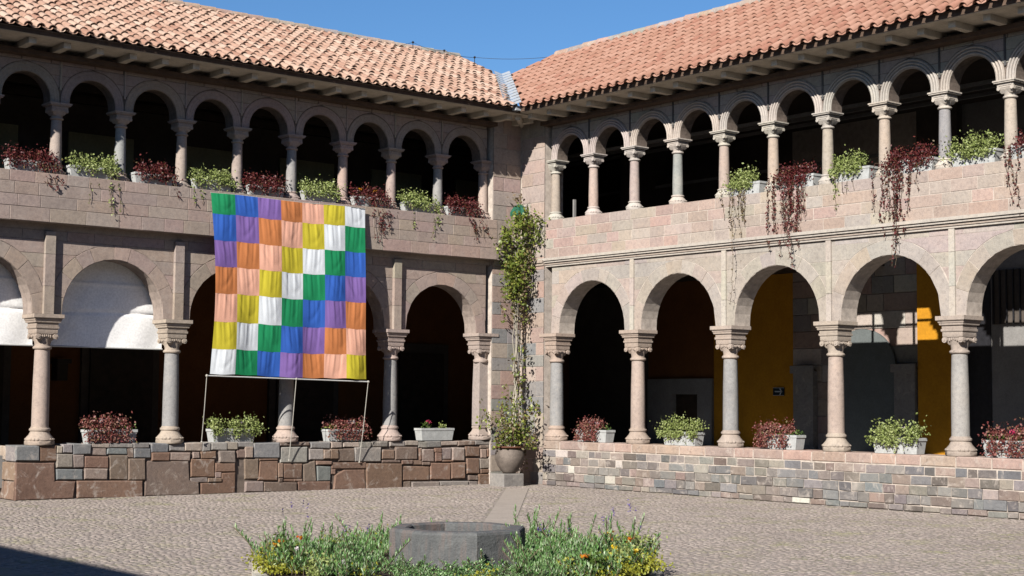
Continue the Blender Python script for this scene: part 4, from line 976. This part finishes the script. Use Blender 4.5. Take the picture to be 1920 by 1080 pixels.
planter(12.42, MR, ZP, DU, 'green', 'lime trough on right parapet highest in the picture beside the last column', GUR, .46, cover=(0, .9), lush=1.6, amount=1.3)
planter(13.55, MR, ZP, DU, 'red', 'burgundy trough cut by the right edge, its strands hanging beside the last upper column', GUR, .42, trails=((-.9, 1.2, 4, 2, OR), (-1.0, .35, 2, 2, OR)), cover=(.2, 1))
# low walls
planter(10.27, ML, 1.0, .0, 'pink', 'reddish trough with white blooms on left low wall, between the blind-hung columns', GL, .52, flowers=('petal_white', ((-.3, .17), (-.38, .14), (.3, .13))), H=.28, amount=1.6)
planter(7.64, ML, 1.0, .0, 'green', 'lime-green trough on left low wall under the banner left half', GL, .5, trails=((-.8, .2, 5, 3, .18), (.0, .22, 6, 3, .18), (.8, .2, 5, 3, .18)), flowers=('petal_white', ((.4, .14),)), H=.28, amount=1.2)
planter(4.95, ML, 1.0, .0, 'mixed', 'mixed green and russet trough with pale blooms behind right banner rope', GL, .46, flowers=('petal_white', ((.25, .16), (.5, .15), (.35, .13))), H=.26, amount=1.1)
planter(2.52, ML, 1.0, .0, 'green', 'nearly bare white trough with one pink bloom on left low wall', GL, .46, bare=True, flowers=('petal_pink', ((-.45, .15), (-.4, .13))), H=.27)
planter(2.58, MR, 1.0, .0, 'pink', 'rosy trough with white blooms on right low wall nearest the corner', GLR, .5, flowers=('petal_white', ((-.2, .16), (.25, .15), (.3, .13))), H=.27, amount=1.3, cover=(0, .78))
planter(5.28, MR, 1.0, .0, 'green', 'lime-green trough on right low wall in front of the stone doorway', GLR, .48, trails=((-.6, .2, 6, 2, .18), (.1, .24, 5, 2, .18)), H=.28, amount=1.5, cover=(0, .97), lush=1.2)
planter(7.92, MR, 1.0, .0, 'pink', 'rosy trough with its pot end bare at right, below the arrow sign', GLR, .5, flowers=('petal_white', ((.05, .15),)), H=.28, amount=1.3, cover=(0, .74))
planter(10.68, MR, 1.0, .0, 'green', 'lime-green trough on right low wall in front of the grey arched recess', GLR, .5, flowers=('petal_white', ((.3, .16),)), trails=((-.3, .22, 5, 2, .18), (.25, .26, 6, 2, .18)), H=.29, amount=1.5, cover=(0, .97), lush=1.2)
planter(12.98, MR, 1.0, .0, 'pink', 'reddish trough with a pink bloom cut by the right edge on the low wall', GLR, .5, flowers=('petal_pink', ((.15, .15),)), H=.29, amount=1.3)

# ------------------------------------------------------------------ corner: plinth, urn, climber
PX, PY = -1.20, -1.05
m = MB(); m.box((-.29, -.25, -.05), (.29, .25, .275)); pl = obj('plinth_block', m, 'rough_stone', None, (.33, .31, .29), loc=(PX - .07, PY, 0))
bv = pl.modifiers.new('bevel', 'BEVEL'); bv.width = .015; bv.segments = 2
tag(pl, 'grey stone block under the clay urn in the corner', 'plinth')
ur = thing('clay_urn', 'big round clay urn on a grey block in the corner', 'urn', (PX, PY, .275))
m = MB(); m.lathe([(.13, 0), (.17, .04), (.26, .16), (.325, .31), (.335, .40), (.31, .49), (.27, .545), (.262, .56)], 28); ub_ = obj('urn_body', m, 'clay', ur, None, 60)
m = MB(); m.lathe([(.262, .56), (.32, .565), (.335, .585), (.325, .605), (.29, .605), (.27, .58), (.25, .5)], 28, cap=False); obj('urn_rim', m, mat_plain('rust red rim', (.16, .065, .04), .8, .3, 8), ur, None, 60)
m = MB(); m.lathe([(.01, .555), (.26, .55)], 20); obj('soil', m, 'soil', ur)
cl = thing('climbing_plant', 'tall climbing plant rising from the urn to the upper storey corner', 'plant', (PX, PY, .83))
st = MB()
for q in range(9):
    x, y = rnd.uniform(-.1, .1), rnd.uniform(-.1, .1); p = [(x, y, 0)]
    tx, ty = .56 + rnd.uniform(-.12, .10), .44 + rnd.uniform(-.10, .10); H = rnd.choice([5.4, 5.0, 4.6, 4.2, 3.6]); k = 0; n = int(H / .25)
    for i in range(1, n + 1):
        a = min(1, i / 5); p.append((x + (tx - x) * a + rnd.gauss(0, .02), y + (ty - y) * a + rnd.gauss(0, .02), i * .25))
    st.tube(p, [.019 - .012 * i / n for i in range(n + 1)], 5)
stm = obj('climber_stems', st, 'stem_pale', cl)
pts = []; dry = []
rr_ = lambda s: rnd.gauss(0, s)
for _ in range(34):           # upper mass in sprays
    cz = rnd.uniform(3.5, 5.35); w = .26 + .18 * math.exp(-((cz - 4.75) / .5) ** 2)
    if cz < 3.9: w *= .75
    cx, cy = .50 + rr_(w * .62), .36 + rr_(w * .45)
    for _ in range(80): pts.append((cx + rr_(.10), cy + rr_(.10), cz + rr_(.14)))
for _ in range(5):
    cx, cz = .80 + rr_(.06), 4.95 + rr_(.18)
    for _ in range(30): pts.append((cx + rr_(.09), -.0 + rr_(.07), cz + rr_(.1)))
for _ in range(16):
    cz = rnd.uniform(2.75, 4.6); cx, cy = .54 + rr_(.16), .38 + rr_(.14)
    for _ in range(24): dry.append((cx + rr_(.08), cy + rr_(.08), cz + rr_(.16)))
for _ in range(24):
    cz = rnd.uniform(1.0, 3.4); cx, cy = .50 + rr_(.15), .34 + rr_(.13)
    for _ in range(16): (pts if rnd.random() < .5 else dry).append((cx + rr_(.05), cy + rr_(.06), cz + rr_(.09)))
for _ in range(34):           # bushy foot
    cz = abs(rr_(.34)) + .08; cx, cy = rr_(.22) + .06 + cz * .2, rr_(.2) + cz * .15
    for _ in range(60): (pts if rnd.random() < .62 else dry).append((cx + rr_(.09), cy + rr_(.09), max(.0, cz + rr_(.12))))
for _ in range(7):            # strand falling beside the urn
    for k in range(9): dry.append((.38 + rr_(.05), -.02 + rr_(.06), -rnd.uniform(-.1, .55)))
dry += [(.54 + rr_(.09), .44 + rr_(.08), 5.65 + abs(rr_(.12))) for _ in range(40)]
link('climber_leaves', leaf_mesh('climber_leaves', pts, 'leaf_green', (.05, .105), -.25, .62), cl)
link('climber_leaves', leaf_mesh('climber_leaves', dry, 'leaf_dry', (.05, .10), -.4, .6), cl)
m = MB(); v = []; n = 16
for j in range(6):
    for k in range(n):
        a = 2 * math.pi * k / n; r_ = .60 * [.02, .10, .18, .22, .25, .27][j] * (1 + .3 * math.sin(3 * a + 1) + .25 * math.sin(5 * a + 2) + rnd.uniform(-.12, .12)); v.append((.54 + r_ * math.cos(a), .36 + r_ * .8 * math.sin(a), 5.58 - [0, .02, .06, .12, .20, .26][j] + rnd.uniform(-.025, .025)))
m.add(v, [(j * n + k, j * n + (k + 1) % n, (j + 1) * n + (k + 1) % n, (j + 1) * n + k) for j in range(5) for k in range(n)])
o = obj('green_netting', m, 'net', cl); 

# ------------------------------------------------------------------ basin and its round bed
wt = thing('stone_basin', 'dark eight-sided stone basin in the middle of the round flower bed', 'basin', BED)
def octr(r, z): return [(r * math.cos(R(22.5) + k * math.pi / 4), r * math.sin(R(22.5) + k * math.pi / 4), z) for k in range(8)]
seq = [octr(.765, -.05), octr(.765, .48), octr(.755, .505), octr(.735, .515), octr(.60, .515), octr(.58, .50), octr(.57, .12)]
m = MB(); v = [p for r_ in seq for p in r_]
m.add(v, [(i * 8 + k, i * 8 + (k + 1) % 8, (i + 1) * 8 + (k + 1) % 8, (i + 1) * 8 + k) for i in range(6) for k in range(8)] + [tuple(48 + k for k in range(8))])
obj('basin_body', m, 'well', wt)
kb = thing('bed_kerb', 'ring of low pale kerb stones round the flower bed', 'kerb', BED)
for k in range(30):
    a0, a1 = 2 * math.pi * k / 30 + .006, 2 * math.pi * (k + 1) / 30 - .006; m = MB()
    c = Vector((2.16 * math.cos((a0 + a1) / 2), 2.16 * math.sin((a0 + a1) / 2), 0))
    q = [Vector((r_ * math.cos(a), r_ * math.sin(a), z)) - c for z in (-.05, (.17 if 9.5 < k < 12.5 else .07) + rnd.uniform(-.008, .008)) for r_, a in ((2.09, a0), (2.22, a0), (2.22, a1), (2.09, a1))]
    m.add(q, [(4, 5, 6, 7), (0, 1, 5, 4), (1, 2, 6, 5), (2, 3, 7, 6), (3, 0, 4, 7)]); obj('kerb_stone', m, 'rough_stone', kb, var((.52, .49, .44)), loc=c)
m = MB(); m.lathe([(2.09, .0), (2.09, .10), (.5, .14)], 40); o = obj('bed_soil', m, 'soil', None, None, None, BED, 'structure')

def herb_clump(n_st, rad, hh):
    """upright stems ringed with narrow leaves"""
    v = []; q = []; sm = MB()
    for _ in range(n_st):
        a = rnd.uniform(0, 6.283); r_ = rad * math.sqrt(rnd.random()); b = Vector((r_ * math.cos(a), r_ * math.sin(a), 0))
        h = hh * (rnd.uniform(.45, 1.0) if rnd.random() < .90 else rnd.uniform(1.1, 1.75)); lean = Vector((rnd.gauss(0, .24) + b.x * .8, rnd.gauss(0, .24) + b.y * .8, 1)); curl = Vector((rnd.gauss(0, .05), rnd.gauss(0, .05), 0))
        P = lambda t: b + lean * (h * t) + curl * t * t
        sm.tube([P(0), P(.5), P(1)], .0045, 3)
        nl = int(h * 110)
        for i in range(nl):
            t = .18 + .82 * (i + rnd.random()) / nl; c = P(t); an = i * 2.4 + rnd.uniform(-.4, .4); el = .55 + .7 * t + rnd.uniform(-.25, .25)
            L = (.085 - .038 * t) * rnd.uniform(.8, 1.25); d = Vector((math.cos(an) * math.cos(el), math.sin(an) * math.cos(el), math.sin(el))); w = Vector((-math.sin(an), math.cos(an), 0)) * L * .11
            o = len(v); v += [c, c + d * L * .5 + w, c + d * L, c + d * L * .5 - w]; q.append((o, o + 1, o + 2, o + 3))
    return sm.mesh('stems', 'stem', None), raw_mesh('herb_leaves', np.array([tuple(x) for x in v]), np.array(q), 'leaf_herb')
variants = [herb_clump(52, .30, h) for h in (.22, .26, .20, .27)]
spots = []
def tryspot(r_, a, mind, avoid=.80):
    x, y = r_ * math.cos(a), r_ * math.sin(a)
    if math.hypot(x, y) < avoid or any((x - p) ** 2 + (y - q_) ** 2 < mind ** 2 for p, q_ in spots): return
    spots.append((x, y))
for _ in range(1500): tryspot(rnd.uniform(.95, 1.92), rnd.uniform(0, 6.283), .40, 1.0)
vdir = Vector((.634, .773))
for i, (x, y) in enumerate(spots):
    sidew = x * .773 - y * .634; dep = x * vdir.x + y * vdir.y
    if abs(sidew) < .8 and dep < 0: low_ = .45
    elif abs(sidew) < .75 and dep > 0: low_ = .75
    else: low_ = 1.0
    t = thing('herb_bush', 'bushy silvery green herb with narrow leaves growing round the stone basin', 'herb', BED + Vector((x, y, .11)), 'herb bushes round the basin')
    t.rotation_euler.z = rnd.uniform(0, 6.28); s_ = rnd.uniform(.72, 1.2); t.scale = (s_, s_, s_ * low_)
    a, b = variants[i % 4]
    sp_ = link('stems', a, t); link('herb_leaves', b, t)
    if i % 7 == 0:
        p2 = [(rnd.gauss(0, .12), rnd.gauss(0, .12), .5 + rnd.gauss(0, .05)) for _ in range(5)]
        link('flower', leaf_mesh('flower', [tuple(Vector(c) + Vector((rnd.gauss(0, .006), rnd.gauss(0, .006), rnd.gauss(0, .02)))) for c in p2 for _ in range(8)], 'petal_violet', (.012, .025), .5, .6), t)
# yellow ground cover along the rim and bushy marigolds
pts = []; AF = math.atan2(-.773, -.634)
for _ in range(330):
    a = rnd.uniform(0, 6.283); r_ = rnd.uniform(1.72, 2.16)
    if math.sin(a * 5 + 1.0) + .6 * math.sin(a * 11) < -.1: continue
    if abs((a - AF + math.pi) % (2 * math.pi) - math.pi) < .5 and rnd.random() < .85: continue
    cx, cy = r_ * math.cos(a), r_ * math.sin(a); hh = rnd.uniform(.05, .14)
    for _ in range(95): pts.append((cx + rnd.gauss(0, .08), cy + rnd.gauss(0, .08), .10 + abs(rnd.gauss(0, hh * .6)) + hh * .4))
link('ground_cover', leaf_mesh('ground_cover', pts, 'leaf_sedum', (.025, .045), .6, .6), None, BED, None, 'stuff')
def marigold(a, r_, sz, fm, nfl, label, leaf='leaf_mid'):
    t = thing('marigold', label, 'flower plant', BED + Vector((r_ * .88 * math.cos(a), r_ * .88 * math.sin(a), .1)), 'flowering plants at the bed rim')
    p2 = []
    for _ in range(9):
        cx, cy, cz = rnd.gauss(0, sz * .45), rnd.gauss(0, sz * .45), rnd.uniform(.05, sz * 1.1)
        p2 += [(cx + rnd.gauss(0, .05), cy + rnd.gauss(0, .05), max(.01, cz + rnd.gauss(0, .05))) for _ in range(55)]
    link('foliage', leaf_mesh('foliage', p2, leaf, (.03, .06), .4, .5), t)
    for _ in range(nfl):
        c = Vector((rnd.gauss(0, sz * .5), rnd.gauss(0, sz * .5), sz * rnd.uniform(.9, 1.25)))
        link('flower', leaf_mesh('flower', [tuple(c + Vector((rnd.gauss(0, .016), rnd.gauss(0, .016), rnd.gauss(0, .01)))) for _ in range(18)], fm, (.025, .04), .3, .8), t)
aL = math.atan2(.634, -.773)        # viewer's left of the bed
for da, r_, sz, fm, nf, lb, lf in (
    (.18, 2.15, .26, 'petal_orange', 3, 'green plant with red-orange blooms at the left rim of the bed', 'leaf_mid'),
    (.42, 2.05, .20, 'petal_white', 3, 'small plant with whitish blooms near the left rim of the bed', 'leaf_mid'),
    (.80, 2.15, .17, 'petal_white', 1, 'low green plant at the front left of the bed', 'leaf_lime'),
    (math.pi - .12, 2.2, .30, 'petal_orange', 3, 'largest leafy green plant with scarlet blooms at the right rim of the bed', 'leaf_lime'),
    (math.pi - .42, 2.12, .24, 'petal_yellow', 2, 'leafy plant with yellow blooms at right rim of the bed', 'leaf_lime'),
    (math.pi + .22, 2.1, .26, 'petal_orange', 2, 'leafy plant behind the scarlet-bloomed one at right of bed', 'leaf_green'),
    (math.pi - .75, 2.1, .20, 'petal_orange', 2, 'low green plant at the front right of the bed', 'leaf_mid')):
    marigold(aL + da, r_, sz, fm, nf, lb, lf)
